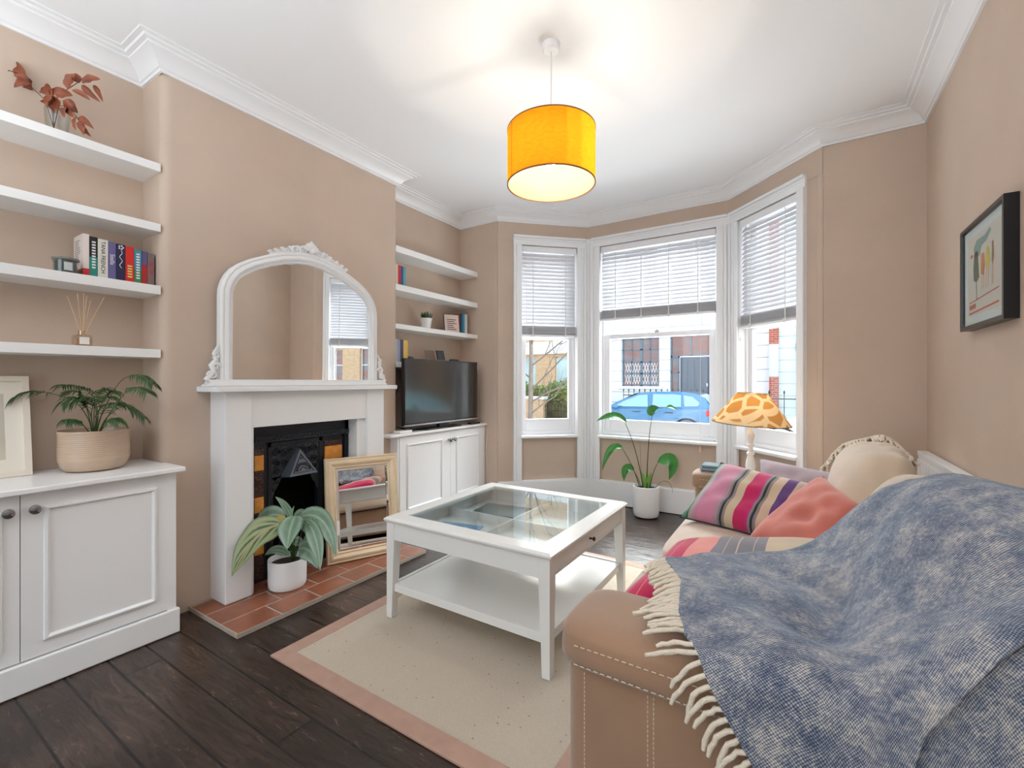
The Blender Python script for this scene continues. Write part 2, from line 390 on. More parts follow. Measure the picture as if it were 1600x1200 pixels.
THROW = throw_mat(); FRINGE = mat('cream_wool_fringe', S(228, 216, 198), .95, bump=.4, bump_scale=300)
def leaf_mat(name, edge, mid, vein, rough=.35, scale=26):
    """variegation across the blade: pale centre, dark feathered bands, from UV"""
    m = bpy.data.materials.new(name); m.use_nodes = True; t = NT(m); b = t.n['Principled BSDF']; b.inputs['Roughness'].default_value = rough
    co = t.add('ShaderNodeTexCoord'); sp = t.add('ShaderNodeSeparateXYZ'); t.link(co.outputs['UV'], sp.inputs[0])
    s1 = t.add('ShaderNodeMath', operation='SUBTRACT'); s1.inputs[1].default_value = .5; t.link(sp.outputs[1], s1.inputs[0])
    ab = t.add('ShaderNodeMath', operation='ABSOLUTE'); t.link(s1.outputs[0], ab.inputs[0])
    k = t.add('ShaderNodeMath', operation='MULTIPLY_ADD'); k.inputs[1].default_value = -1.6; t.link(ab.outputs[0], k.inputs[0]); t.link(sp.outputs[0], k.inputs[2])
    w = t.add('ShaderNodeMath', operation='MULTIPLY'); w.inputs[1].default_value = scale; t.link(k.outputs[0], w.inputs[0])
    sn = t.add('ShaderNodeMath', operation='SINE'); t.link(w.outputs[0], sn.inputs[0])
    nz = t.add('ShaderNodeTexNoise'); nz.inputs['Scale'].default_value = 30; t.link(co.outputs['Object'], nz.inputs['Vector'])
    sn2 = t.add('ShaderNodeMath', operation='MULTIPLY_ADD'); sn2.inputs[1].default_value = 1.6; sn2.inputs[2].default_value = -.75; t.link(nz.outputs['Fac'], sn2.inputs[0])
    sa = t.add('ShaderNodeMath', operation='ADD'); t.link(sn.outputs[0], sa.inputs[0]); t.link(sn2.outputs[0], sa.inputs[1])
    st_ = t.add('ShaderNodeMapRange'); st_.inputs['From Min'].default_value = -.1; st_.inputs['From Max'].default_value = .5; t.link(sa.outputs[0], st_.inputs['Value'])
    bd = t.add('ShaderNodeValToRGB'); c0 = bd.color_ramp; c0.elements[0].position = .0; c0.elements[0].color = (0, 0, 0, 1); c0.elements[1].position = .5; c0.elements[1].color = (.75, .75, .75, 1)
    for p_, v_ in ((.03, .1), (.09, 1), (.24, .8), (.33, .1), (.42, .1)): e = c0.elements.new(p_); e.color = (v_, v_, v_, 1)
    t.link(ab.outputs[0], bd.inputs[0])
    fm = t.add('ShaderNodeMath', operation='MULTIPLY'); t.link(st_.outputs[0], fm.inputs[0]); t.link(bd.outputs[0], fm.inputs[1])
    mg = t.add('ShaderNodeMapRange'); mg.inputs['From Min'].default_value = .42; mg.inputs['From Max'].default_value = .5; mg.inputs['To Max'].default_value = .8; t.link(ab.outputs[0], mg.inputs['Value'])
    fx = t.add('ShaderNodeMath', operation='MAXIMUM'); t.link(fm.outputs[0], fx.inputs[0]); t.link(mg.outputs[0], fx.inputs[1])
    mx = t.add('ShaderNodeMix', data_type='RGBA'); mx.inputs['A'].default_value = mid; mx.inputs['B'].default_value = edge; t.link(fx.outputs[0], mx.inputs['Factor'])
    vn = t.add('ShaderNodeMapRange'); vn.inputs['From Min'].default_value = .035; vn.inputs['From Max'].default_value = .0; t.link(ab.outputs[0], vn.inputs['Value'])
    m3 = t.add('ShaderNodeMix', data_type='RGBA'); m3.inputs['B'].default_value = vein; t.link(mx.outputs['Result'], m3.inputs['A']); t.link(vn.outputs[0], m3.inputs['Factor'])
    t.link(m3.outputs['Result'], b.inputs['Base Color'])
    return m
# ------------------------------------------------------------------ room shell
ZC, ZK = 2.825, 2.725
XB, XA, XW = -2.68, -2.91, .634        # breast face, alcove back, right wall
YN, YF, YR = .97, 2.525, 3.60          # breast near, far, return wall
BA, BB_, BC, BD = (-2.45, 3.60), (-1.80, 4.23), (-.505, 4.23), (.12, 3.60)
YBK = -2.7
f = M(); f.box(-3.1, .9, YBK-.1, 4.6, -.08, 0); struct(obj('floor', f, FLOOR))
f = M(); f.box(-3.1, .9, YBK-.1, 4.6, ZC, ZC+.08); struct(obj('ceiling', f, CEIL))
def arc(cx, cy, r, a0, a1, n=6): return [(cx+r*math.cos(R(a0+(a1-a0)*i/n)), cy+r*math.sin(R(a0+(a1-a0)*i/n))) for i in range(n+1)]
w = M(); w.box(XA-.12, XA, YBK, YN+.02, 0, ZC); struct(obj('wall_left_near', w, PAINT))
w = M(); w.box(XA-.12, XA, YF-.02, YR+.02, 0, ZC); struct(obj('wall_left_far', w, PAINT))
rr = .045; OY0, OY1, OZ = 1.47, 1.99, .80     # fire opening
w = M()
w.prism([(XA, YN), (XB-rr, YN)]+arc(XB-rr, YN+rr, rr, -90, 0)[1:]+[(XB, OY0), (XA, OY0)], 0, ZC)
w.prism([(XA, OY1), (XB, OY1)]+arc(XB-rr*.5, YF-rr*.5, rr*.5, 0, 90)+[(XA, YF)], 0, ZC)
w.box(XA, XB, OY0, OY1, OZ, ZC)
struct(obj('wall_chimney_breast', w, PAINT, smooth=30))
w = M(); w.prism([(XA-.12, YR), (BA[0]-.05, YR)]+[(BA[0]-.02, YR+.006), (BA[0]+.03, YR+.05), (BA[0]+.03, YR+.12), (XA-.12, YR+.14)], 0, ZC); struct(obj('wall_return_left', w, PAINT, smooth=50))
w = M(); w.prism([(XW+.12, YR), (XW+.12, YR+.14), (BD[0]-.03, YR+.12), (BD[0]-.03, YR+.035), (BD[0]-.01, YR+.01), (BD[0]+.03, YR)], 0, ZC); struct(obj('wall_return_right', w, PAINT, smooth=50))
w = M(); w.box(XW, XW+.12, YBK, YR+.02, 0, ZC); struct(obj('wall_right', w, PAINT))
w = M(); w.box(XA-.12, -2.45, YBK-.12, YBK, 0, ZC); w.box(.2, XW+.12, YBK-.12, YBK, 0, ZC); w.box(-2.45, .2, YBK-.12, YBK, 2.6, ZC); w.box(-2.45, .2, YBK-.12, YBK, 0, .08)
struct(obj('wall_back', w, PAINT))
# invented glazed doors behind the camera, added to let fill light in
g = M()
for i in range(4):
    x0 = -2.45+2.65*i/4; x1 = x0+2.65/4
    g.box(x0, x0+.05, YBK-.09, YBK-.04, .08, 2.6); g.box(x1-.05, x1, YBK-.09, YBK-.04, .08, 2.6); g.box(x0, x1, YBK-.09, YBK-.04, .08, .2); g.box(x0, x1, YBK-.09, YBK-.04, 2.52, 2.6)
gd = struct(obj('window_4', g, SASH))
g = M(); g.box(-2.43, .18, YBK-.07, YBK-.064, .1, 2.58); obj('glass_pane', g, GLASS, gd)
# cornice
PATH = [(XW, YBK), (XW, YR), BD, BC, BB_, BA, (XA, YR), (XA, YF), (XB, YF), (XB, YN), (XA, YN), (XA, YBK)]
prof = [(0, ZK), (.012, ZK), (.014, ZK+.012), (.022, ZK+.016), (.03, ZK+.03), (.045, ZK+.048), (.066, ZK+.063), (.088, ZK+.072), (.09, ZK+.080), (.108, ZK+.083), (.112, ZK+.092), (.132, ZK+.094), (.134, ZC+.01), (0, ZC+.01)]
c = M(); c.path_sweep(PATH, prof); o = struct(obj('trim_1', c, TRIM, smooth=28)); o['label'] = 'white moulded cornice'
# ---- bay facets
def facet(idx, nm, p, q, s0, s1, ztop=2.515, blind_z=1.63, cl=.085, cr=.085):
    """wall below and above, window with casing, sill, two sashes and glass; s0-s1 is the opening along the wall"""
    p = Vector((p[0], p[1], 0)); q = Vector((q[0], q[1], 0)); L = (q-p).length; e = (q-p)/L; n = Vector((-e.y, e.x, 0))   # n outward
    X = frame_of(None, p, e, n)
    zs = .665
    def mk(): m = M(); m.xf = X; return m
    w = mk(); ext = .05
    w.box(0, L, 0, .14, ztop+.04, ZC); w.box(s0-cl*.5-.002, s1+cr*.5+.002, .03, .16, 0, zs-.027)
    w.box(0, s0-cl*.5, .004, .14, 0, ztop+.04); w.box(s1+cr*.5, L, .004, .14, 0, ztop+.04)
    struct(obj('wall_bay_'+nm, w, PAINT))
    b = mk(); b.box(-.0, L, -.022, .004, .005, .218); b.box(0, L, -.016, .004, .218, .228); b.box(s0, s1, 0, .03, .005, .228); o = struct(obj('baseboard_bay_'+nm, b, TRIM, bevel=.003))
    win = struct(obj('window_%d' % idx, (lambda m: (m.box(s0-.02, s0, .0, .16, zs, ztop), m.box(s1, s1+.02, .0, .16, zs, ztop), m.box(s0-.02, s1+.02, .0, .16, ztop, ztop+.03), m)[-1])(mk()), TRIM))
    a = mk()   # architrave: stepped moulding up both sides and over the head
    for (x0, x1, sg) in ((s0-cl, s0, 1), (s1, s1+cr, -1)):
        wd = x1-x0
        a.box(x0, x1, -.014, .01, .228, ztop+.0)
        lo, hi = (x0, x0+.022) if sg == 1 else (x1-.022, x1)
        a.box(lo, hi, -.03, -.012, .228, ztop+.0)
        lo, hi = (x0+.03, x0+.045) if sg == 1 else (x1-.045, x1-.03)
        a.box(lo, hi, -.021, -.012, .228, ztop+.0)
    a.box(s0-cl, s1+cr, -.014, .01, ztop, ztop+.09)
    a.box(s0-cl, s1+cr, -.03, -.012, ztop+.068, ztop+.09); a.box(s0-cl+.02, s1+cr-.02, -.021, -.012, ztop+.045, ztop+.06)
    if idx == 2: a.box(0.0, s0-cl, -.006, .01, .228, ztop+.09); a.box(s1+cr, L, -.006, .01, .228, ztop+.09)
    if idx == 1: a.box(s1+cr, L, -.006, .01, .228, ztop+.09)
    if idx == 3: a.box(0, s0-cl, -.006, .01, .228, ztop+.09)
    obj('architrave', a, TRIM, win, bevel=.003)
    sl = mk(); sl.box(s0-.015, s1+.015, -.035, .17, zs-.028, zs); obj('sill', sl, TRIM, win, bevel=.008)
    # sashes
    st = .07 if idx == 2 else .06
    lo = mk(); y0, y1 = .085, .125; zb, zm = zs+.001, 1.655
    lo.box(s0, s0+st, y0, y1, zb, zm); lo.box(s1-st, s1, y0, y1, zb, zm); lo.box(s0+st, s1-st, y0, y1, zb, zb+.15); lo.box(s0+st, s1-st, y0, y1, zm-.045, zm)
    lo.box(s0+.0205, s1-.0205, y0-.018, y0-.001, zb, zb+.03); lo.box(s0, s0+.02, y0-.018, y0-.001, zb, ztop); lo.box(s1-.02, s1, y0-.018, y0-.001, zb, ztop)
    sash = obj('lower_sash', lo, SASH, win, bevel=.003)
    gl = mk(); gl.box(s0+st-.005, s1-st+.005, y0+.016, y0+.02, zb+.145, zm-.04); obj('glass_pane', gl, GLASS, sash)
    up = mk(); y2, y3 = .13, .165
    up.box(s0, s0+st*.8, y2, y3, zm-.045, ztop); up.box(s1-st*.8, s1, y2, y3, zm-.045, ztop); up.box(s0+st*.8, s1-st*.8, y2, y3, ztop-.06, ztop); up.box(s0+st*.8, s1-st*.8, y2, y3, zm-.045, zm-.005)
    us = obj('upper_sash', up, SASH, win, bevel=.003)
    gl = mk(); gl.box(s0+st*.8-.005, s1-st*.8+.005, y2+.014, y2+.018, zm-.01, ztop-.055); obj('glass_pane', gl, GLASS, us)
    la = mk(); la.box((s0+s1)/2-.02, (s0+s1)/2+.02, y0-.004, y0+.03, zm, zm+.012); la.box((s0+s1)/2-.006, (s0+s1)/2+.006, y0-.002, y0+.02, zm+.012, zm+.022); obj('sash_fastener', la, CHROME, win)
    # blind
    bl = thing('venetian_blind', X @ Vector(((s0+s1)/2, .05, blind_z)), {1: 'white venetian blind half lowered in the narrow bay window beside the shelves alcove', 2: 'widest white venetian blind, in the centre bay window', 3: 'white venetian blind in the right bay window above the giraffe print lamp'}[idx], 'blind', 'white venetian blinds in the bay')
    h = mk(); x0, x1 = s0+.006, s1-.006
    h.box(x0, x1, .015, .06, ztop-.045, ztop-.003); h.box(x0-.0, x1+.0, .007, .015, ztop-.062, ztop-.003); obj('headrail', h, SASH, bl, bevel=.003)
    sm = mk(); z = ztop-.085; n_ = 0; stack = .105
    while z > blind_z+stack:
        cx, th = .04, R(-56+random.uniform(-1.5, 1.5)); hw = .0235
        k = 5; ring0 = []; ring1 = []
        pts = []
        for i in range(k):
            t_ = -1+2*i/(k-1); cm = -.003*(1-t_*t_)
            pts.append((cx-math.cos(th)*hw*t_-math.sin(th)*cm, z+math.sin(th)*hw*t_-math.cos(th)*cm*-1))
        pts2 = [(a_-.0014, b_+.0018) for a_, b_ in pts]
        ring = pts+pts2[::-1]
        sm.rings([[(x0+.004, a_, b_) for a_, b_ in ring], [(x1-.004, a_, b_) for a_, b_ in ring]])
        z -= .0365
    z = blind_z+.022
    while z < blind_z+stack:
        dy = random.uniform(-.003, .003); sm.box(x0+.003, x1-.003, .015+dy, .063+dy, z, z+.0022+random.random()*.0015); z += .0058
    obj('slats', sm, BLINDM, bl)
    br_ = mk(); br_.box(x0+.002, x1-.002, .013, .066, blind_z, blind_z+.02); obj('bottom_rail', br_, SASH, bl, bevel=.003)
    cd = mk(); W = x1-x0
    fr = (.14, .38, .62, .86) if idx == 2 else (.2, .8)
    for k in fr:
        for yy in (.012, .068): cd.box(x0+W*k-.004, x0+W*k+.004, yy, yy+.0012, blind_z, ztop-.05)
        cd.box(x0+W*k-.01, x0+W*k+.01, .006, .012, blind_z-.003, blind_z+.03)
    obj('ladder_tapes', cd, CORD, bl)
    if idx == 2:
        pc = mk(); u = 1.068; pc.cyl((u, -.0, ztop-.04), (u, -.045, .62), .0013, n=6); obj('pull_cord', pc, CORD, bl)
        ac = mk(); ac.lathe([(.003, .045), (.006, .035), (.012, .01), (.012, .002), (.008, 0)], (u, -.045, .575), 12); obj('cord_pull', ac, mat('wooden_acorn', S(216, 180, 150), .5), bl, smooth=40, label='pale wooden pull at the end of the cord')
    else:
        pc = mk(); u = x0+.03 if idx == 3 else x0+.04; pc.cyl((u, -.003, ztop-.04), (u, -.006, 1.55), .0013, n=6); pc.lathe([(.002, .03), (.006, .02), (.007, 0)], (u, -.006, 1.52), 10); obj('pull_cord', pc, CORD, bl)
    return X
facet(1, 'left', BA, BB_, .235, .80, blind_z=1.628)
facet(2, 'centre', BB_, BC, .135, 1.19, blind_z=1.782)
facet(3, 'right', BC, BD, .10, .692, blind_z=1.622, cr=.075)
# mitre fillers in the bay corners belong to the trim
c = M()
for (px, py) in (BB_, BC):
    sgn = -1 if px == BB_[0] else 1
    c.prism([(px+.0*sgn, py-.016), (px-sgn*.03, py-.014), (px-sgn*.03, py+.06), (px+sgn*.05, py+.06), (px+sgn*.03, py-.035)], .228, 2.605)
o = struct(obj('trim_2', c, TRIM)); o['label'] = 'white corner posts between the bay windows'
# baseboards elsewhere
b = M(); b.box(XW-.02, XW, YBK, YR, .003, .2); struct(obj('baseboard_right', b, TRIM, bevel=.003))
b = M(); b.box(BD[0]+.01, XW-.02, YR-.02, YR, .003, .2); struct(obj('baseboard_return', b, TRIM, bevel=.003))
b = M(); b.box(XA, XA+.018, YBK, -.25, .003, .2); struct(obj('baseboard_left', b, TRIM, bevel=.003))
# ------------------------------------------------------------------ shelves
places = ['highest', 'second highest', 'third highest', 'lowest']
for i, (z0, z1) in enumerate(((2.234, 2.274), (1.934, 1.974), (1.622, 1.666), (1.307, 1.349))):
    m = M(); m.box(XA, -2.69, -.3, YN, z0, z1)
    what = ['with dried leaves', 'kept empty', 'with paperbacks', 'with a diffuser'][i]
    tag(obj('floating_shelf', m, SHELF, bevel=.002), 'white shelf in the left alcove, %s of four, %s' % (places[i], what), 'shelf', 'floating shelves in the left alcove')
for i, (z0, z1) in enumerate(((2.216, 2.266), (1.914, 1.963), (1.609, 1.648), (1.302, 1.346))):
    m = M(); m.box(XA, -2.69, YF, YR, z0, z1)
    what = ['kept empty', 'books at left', 'with potted plant', 'partly hidden'][i]
    tag(obj('floating_shelf', m, SHELF, bevel=.002), 'white shelf above the television, %s of four, %s' % (places[i], what), 'shelf', 'floating shelves in the far alcove')
# ------------------------------------------------------------------ cabinets
def cabinet(name, label, xf, xt, y0, y1, zt, doors, knobs, plinth, panel_in, zb=.122, topy0=None, topy1=None, knob_kind=0):
    t = thing(name, ((XA+xf)/2, (y0+y1)/2, 0), label, 'cabinet', 'built-in alcove cabinets')
    m = M(); ya = YF+.002 if knob_kind else y0
    m.prism([(XA+.002, ya), (XB+.002, ya), (XB+.002, y0), (xf-.02, y0), (xf-.02, y1), (XA+.002, y1)], .003, zt-.024)
    # face frame
    m.box(xf-.02, xf-.0, y0, y0+.012, zb-.01, zt-.024); m.box(xf-.02, xf, y1-.035 if knob_kind == 0 else y1-.01, y1, zb-.01, zt-.024)
    obj('body', m, CAB, t, bevel=.001)
    t0 = topy0 if topy0 is not None else y0; t1 = topy1 if topy1 is not None else y1
    m = M(); yb_ = YN-.002 if not knob_kind else t1
    m.prism([(XA+.002, ya if knob_kind else t0), (XB+.002, ya if knob_kind else t0), (XB+.002, t0), (xt, t0), (xt, t1), (XB+.002, t1), (XB+.002, yb_), (XA+.002, yb_)], zt-.022, zt); obj('top', m, CAB, t, bevel=.004)
    m = M(); m.box(xf-.02, plinth, y0, y1+(.012 if knob_kind == 0 else 0), .003, zb-.006); obj('plinth', m, CAB, t, bevel=.005)
    for (a, b_), k in zip(doors, knobs):
        m = M(); m.box(xf-.018, xf, a+.0012, b_-.0012, zb, zt-.028); d = obj('door', m, CAB, t, bevel=.001)
        i0, i1, iz0, iz1 = a+panel_in[0], b_-panel_in[1], zb+panel_in[2], zt-.028-panel_in[3]
        m = M()
        def rect(o, d_): return [(xf+d_, i0+o, iz0+o), (xf+d_, i1-o, iz0+o), (xf+d_, i1-o, iz1-o), (xf+d_, i0+o, iz1-o)]
        m.rings([rect(0, -.001), rect(.003, .009), rect(.011, .011), rect(.018, .004), rect(.02, -.001)], loop=False, cap0=False, cap1=False)
        obj('panel_moulding', m, CAB, d)
        m = M(); m.xf = frame_of(None, (xf, k, zt-.088 if knob_kind == 0 else zt-.105), (0, 1, 0), (0, 0, 1), (1, 0, 0))
        m.lathe([(.010, 0), (.007, .006), (.006, .014), (.015, .02), (.0185, .027), (.017, .034), (.009, .038), (.0, .038)], (0, 0, 0), 14)
        obj('knob', m, KNOB, d, smooth=30, label='faceted clear glass and chrome knob')
    return t
KNOB = mat('faceted_glass_chrome', S(150, 152, 156), .12, .85)
cabinet('alcove_cabinet', 'white panelled built-in cabinet below the left alcove shelves, holding the palm', -2.50, -2.455, -.22, .962, .787, [(-.20, .452), (.452, .93)], [.417, .487], -2.487, (.062, .045, .055, .055), topy1=.985)
cabinet('alcove_cabinet', 'white panelled built-in cabinet with glass knobs under the television', -2.595, -2.57, 2.455, YR-.006, .787, [(2.475, 3.075), (3.075, 3.59)], [3.045, 3.105], -2.585, (.075, .11, .06, .06), topy0=2.36, knob_kind=1)
# ------------------------------------------------------------------ fireplace
fs = thing('fireplace_surround', (-2.6, 1.72, .025), 'white painted wooden fireplace surround with mantelpiece on the chimney breast', 'fireplace')
FX = -2.517
m = M(); m.prism([(XB, 1.122), (-2.50, 1.122), (-2.482, 1.127), (-2.475, 1.145), (-2.475, 2.325), (-2.482, 2.343), (-2.50, 2.348), (XB, 2.348)], 1.135, 1.163); obj('mantel_shelf', m, TRIM, fs, bevel=.004)
for (a, b_) in ((1.188, 1.325), (2.105, 2.25)):
    m = M(); m.box(XB, FX, a, b_, .0265, 1.135); obj('leg', m, TRIM, fs, bevel=.004)
m = M(); m.box(XB, FX-.012, 1.325, 2.105, .937, 1.135); obj('frieze', m, TRIM, fs, bevel=.002)
for q in ((FX-.012, 1.3255, 1.3395), (FX-.03, 2.04, 2.1045)): m = M(); m.box(XB, q[0], q[1], q[2], .0265, .937); obj('inner_lining', m, TRIM, fs, bevel=.002)
# hearth
hx0, hx1, hy0, hy1 = XB+.0, -2.19, 1.085, 2.335
he = thing('tiled_hearth', (-2.43, 1.7, 0), 'terracotta tiled hearth slab in front of the fireplace', 'hearth')
m = M(); m.box(hx0+.002, hx1, hy0, hy1, .002, .0238); obj('slab', m, GROUT, he)
m = M(); tw = .153; y = hy0+.004; r_ = 0
for r_ in range(3):
    x1 = hx1-.004-r_*.155; x0 = max(x1-.149, hx0+.003); off = 0 if r_ % 2 == 0 else .0
    y = hy0+.004; w1 = .22 if r_ % 2 == 0 else .22
    first = True
    while y < hy1-.02:
        ww = (.305 if (r_ % 2 and first) else .218); first = False
        m.box(x0, x1, y, min(y+ww-.007, hy1-.004), .012, .0255); y += ww
obj('tiles', m, TERR, he, bevel=.003)
# cast iron insert
ci = thing('cast_iron_fireplace', (-2.65, 1.72, .026), 'black ornate cast iron fireplace insert with amber and brown tiles', 'fireplace')
ix = -2.63; iy0, iy1 = 1.345, 2.035
m = M()
m.box(XB+.003, ix, iy0, iy0+.05, .027, .93); m.box(XB+.003, ix, iy1-.03, iy1, .027, .93); m.box(XB+.003, ix, iy0, iy1, .86, .93)
m.box(XB+.003, ix-.012, iy0+.05, OY0+.045, .027, .86); m.box(XB+.003, ix-.012, OY1-.185, iy1-.03, .027, .86)
m.box(XB+.003, ix-.012, OY0, OY1, .83, .86)
obj('outer_frame', m, IRON, ci, bevel=.004)
m = M(); m.box(ix, ix+.008, iy0+.004, iy0+.046, .03, .84); m.box(ix, ix+.009, iy0+.05, iy1-.004, .835, .868)
n_ = 34
for i in range(n_): m.ball((ix+.008, iy0+.055+(iy1-iy0-.07)*i/n_, .852), .009, 6)
for i in range(38): m.ball((ix+.007, iy0+.025, .04+.79*i/38), .012, 6, (.6, 1, .8))
obj('beaded_border', m, IRONREL, ci, smooth=40)
# tiles (left column, right column)
def tilecol(y0_, y1_, nm):
    z = .80; k = 0
    while z > .1:
        h_t = .035 if k == 0 else (.088 if k % 2 else .15)
        m = M(); m.box(ix-.013, ix-(.002 if k % 2 else .004), y0_, y1_, z-h_t, z); z -= h_t+.002
        obj('amber_tile' if k % 2 else 'brown_tile', m, TILEO if k % 2 else TILEB, ci, bevel=.002)
        k += 1
tilecol(1.398, 1.452, 'l'); tilecol(1.855, 1.985, 'r')
# inner arch plate with relief
m = M(); px = ix-.006
m.box(px-.012, px, 1.478, 1.50, .04, .83); m.box(px-.012, px, 1.812, 1.838, .04, .83); m.box(px-.012, px, 1.478, 1.838, .80, .83); m.box(px-.012, px, 1.653, 1.667, .77, .82)
obj('arch_frame', m, IRON, ci, bevel=.003)
m = M(); m.prism([(1.50, .80), (1.50, .62), (1.52, .60), (1.56, .615), (1.59, .66), (1.66, .78), (1.73, .66), (1.77, .62), (1.812, .62), (1.812, .80)], px-.014, px-.005, ax='x')
pts = []
m.prism([(1.50, .62), (1.50, .50), (1.515, .51), (1.522, .54), (1.54, .56), (1.56, .60), (1.56, .62)], px-.014, px-.005, ax='x')
m.prism([(1.812, .62), (1.812, .50), (1.797, .51), (1.79, .54), (1.77, .56), (1.755, .60), (1.755, .62)], px-.014, px-.005, ax='x')
obj('relief_plate', m, IRONREL, ci)
m = M()
def spiral(m, cy_, cz, r, turns, sgn, x, th=.004, a0=0):
    p = [Vector((x, cy_+sgn*(r*(1-t/26)*math.cos(a0+t/26*turns*2*PI)), cz+r*(1-t/26)*math.sin(a0+t/26*turns*2*PI))) for t in range(25)]
    m.tube(p, [th*(1-.5*i/25) for i in range(25)], 6)
for (cy_, cz, r, sg) in ((1.53, .765, .024, 1), (1.575, .755, .024, -1), (1.535, .70, .022, -1), (1.58, .70, .016, 1), (1.615, .77, .016, 1), (1.53, .655, .016, 1), (1.78, .765, .024, -1), (1.735, .755, .024, 1), (1.775, .70, .022, 1), (1.73, .70, .014, -1), (1.70, .77, .016, -1), (1.525, .585, .014, 1), (1.78, .65, .016, -1), (1.515, .545, .01, 1)):
    m = M(); spiral(m, cy_, cz, r, 1.7, sg, px+.0, .005); obj('scroll', m, IRON, ci, smooth=60)
pass
# triangular canopy hood
hood = M(); hx = ix+.035
A3, B3, C3 = (1.66, .785), (1.56, .628), (1.765, .628)
hood.add([(ix-.01, *A3), (ix-.01, *B3), (ix-.01, *C3), (hx-.01, 1.66, .775), (hx+.03, 1.57, .62), (hx+.03, 1.755, .62), (ix-.01, 1.56, .61), (ix-.01, 1.765, .61)], [(3, 4, 5), (0, 1, 4, 3), (0, 3, 5, 2), (1, 6, 4), (2, 5, 7), (4, 6, 7, 5)])
h_ = obj('hood', hood, mat('polished_iron', S(105, 112, 124), .35, .6), ci)
m = M(); Pn = [Vector((hx-.01, 1.66, .775)), Vector((hx+.03, 1.57, .62)), Vector((hx+.03, 1.755, .62))]
def tri(y, z): # point on hood plane
    t = (.775-z)/.155; return Vector((hx-.01+.04*t+.002, y, z))
for r in (.05, .038, .022): m.tube([tri(1.662+r*math.cos(PI*i/12), .645+r*math.sin(PI*i/12)*.95) for i in range(13)], .003, 6)
for i in range(8):
    a_ = PI*(i+.5)/8; m.ball(tri(1.662+.044*math.cos(a_), .645+.042*math.sin(a_)), .004, 6)
m.ball(tri(1.66, .72), .007, 8)
m.tube([tri(1.595, .637), tri(1.66, .745), tri(1.73, .637)], .003, 6, loop=True)
obj('hood_ornament', m, IRONREL, h_, smooth=60)
m = M(); m.box(XA+.004, XA+.02, OY0+.002, OY1-.002, .03, OZ-.002); m.box(XA+.02, XB-.002, OY0+.002, OY0+.03, .03, OZ-.002); m.box(XA+.02, XB-.002, OY1-.03, OY1-.002, .03, OZ-.002); m.box(XA+.004, XB, OY0+.002, OY1-.002, .027, .035); m.box(XA+.02, XB-.002, OY0+.03, OY1-.03, OZ-.03, OZ-.002)
obj('firebox', m, SOOT, ci)
m = M()
for k in range(9): m.cyl((-2.70+.04*math.sin(PI*k/8), OY0+.06+k*.045, .18), (-2.70+.04*math.sin(PI*k/8), OY0+.06+k*.045, .33), .005, n=6)
for z in (.18, .25, .33): m.tube([(-2.70+.04*math.sin(PI*k/8), OY0+.06+k*.045, z) for k in range(9)], .007, 6)
m.box(-2.86, -2.72, OY0+.05, OY1-.07, .16, .175)
m.box(-2.715, -2.70, OY0+.05, OY0+.07, .035, .18); m.box(-2.715, -2.70, OY1-.12, OY1-.1, .035, .18)
obj('grate', m, IRON, ci, smooth=40)
# ------------------------------------------------------------------ overmantel mirror
om = thing('overmantel_mirror', (-2.62, 1.737, 1.1635), 'large white arched overmantel mirror with carved crest standing on the mantelpiece', 'mirror')
WH = mat('white_moulded_resin', S(238, 239, 240), .35)
half = [(-.531, 0), (-.531, .46), (-.528, .50), (-.517, .54), (-.498, .58), (-.47, .618), (-.43, .652), (-.37, .69), (-.28, .732), (-.19, .766), (-.09, .79), (0, .798)]
outl = half+[(-a_, b_) for a_, b_ in half[::-1][1:]]
zb_ = 1.192; cyy = 1.737
def inset(pts, d):
    out = []
    n = len(pts)
    for i, p in enumerate(pts):
        a_ = Vector(pts[i-1]) if i > 0 else None; b_ = Vector(pts[i+1]) if i < n-1 else None; q = Vector(p)
        t = ((q-a_).normalized() if a_ is not None else Vector((0, 0)))+((b_-q).normalized() if b_ is not None else Vector((0, 0)))
        t.normalize(); nn = Vector((t.y, -t.x)); out.append((q.x+nn.x*d, q.y+nn.y*d))
    return out
m = M()
pr = [(0, -.03), (0, .006), (.006, .014), (.013, .016), (.02, .012), (.028, .018), (.04, .02), (.05, .014), (.056, .006), (.062, .008), (.068, .0), (.068, -.03)]
rg = []
off = [inset(outl, d) for d, _ in pr]
for i in range(len(outl)): rg.append([(-2.62+pr[j][1], cyy+off[j][i][0], zb_+off[j][i][1]) for j in range(len(pr))])
m.rings(rg); TLT = lambda m: [setattr(q, 'x', q.x+(q.z-1.19)*.007) for q in m.v]; TLT(m); obj('frame', m, WH, om, smooth=35)
m = M(); ip = inset(outl, .06); m.prism([(cyy+a_, zb_+b_) for a_, b_ in ip], -2.645, -2.624, ax='x'); TLT(m); obj('mirror_glass', m, MIRROR, om)
m = M(); m.prism([(1.128, 1.1645), (1.136, 1.1745), (1.146, 1.178), (1.15, 1.192), (2.325, 1.192), (2.33, 1.178), (2.34, 1.1745), (2.346, 1.1645)], -2.65, -2.585, ax='x'); m.box(-2.60, -2.593, 1.14, 2.34, 1.192, 1.20); obj('base_moulding', m, WH, om, bevel=.002)
m = M(); X0 = -2.612
def topz(yy):
    x = abs(yy-cyy); pts_ = [(-a_, b_) for a_, b_ in half[::-1]]
    for (a0, b0), (a1, b1) in zip(pts_, pts_[1:]):
        if a0 <= x <= a1+1e-9: return zb_+b0+(b1-b0)*(x-a0)/max(a1-a0, 1e-6)
    return zb_
def scroll(cy_, dz, r, sg, th): spiral(m, cy_, topz(cy_)+dz, r, 1.6, sg, X0, th, a0=-1)
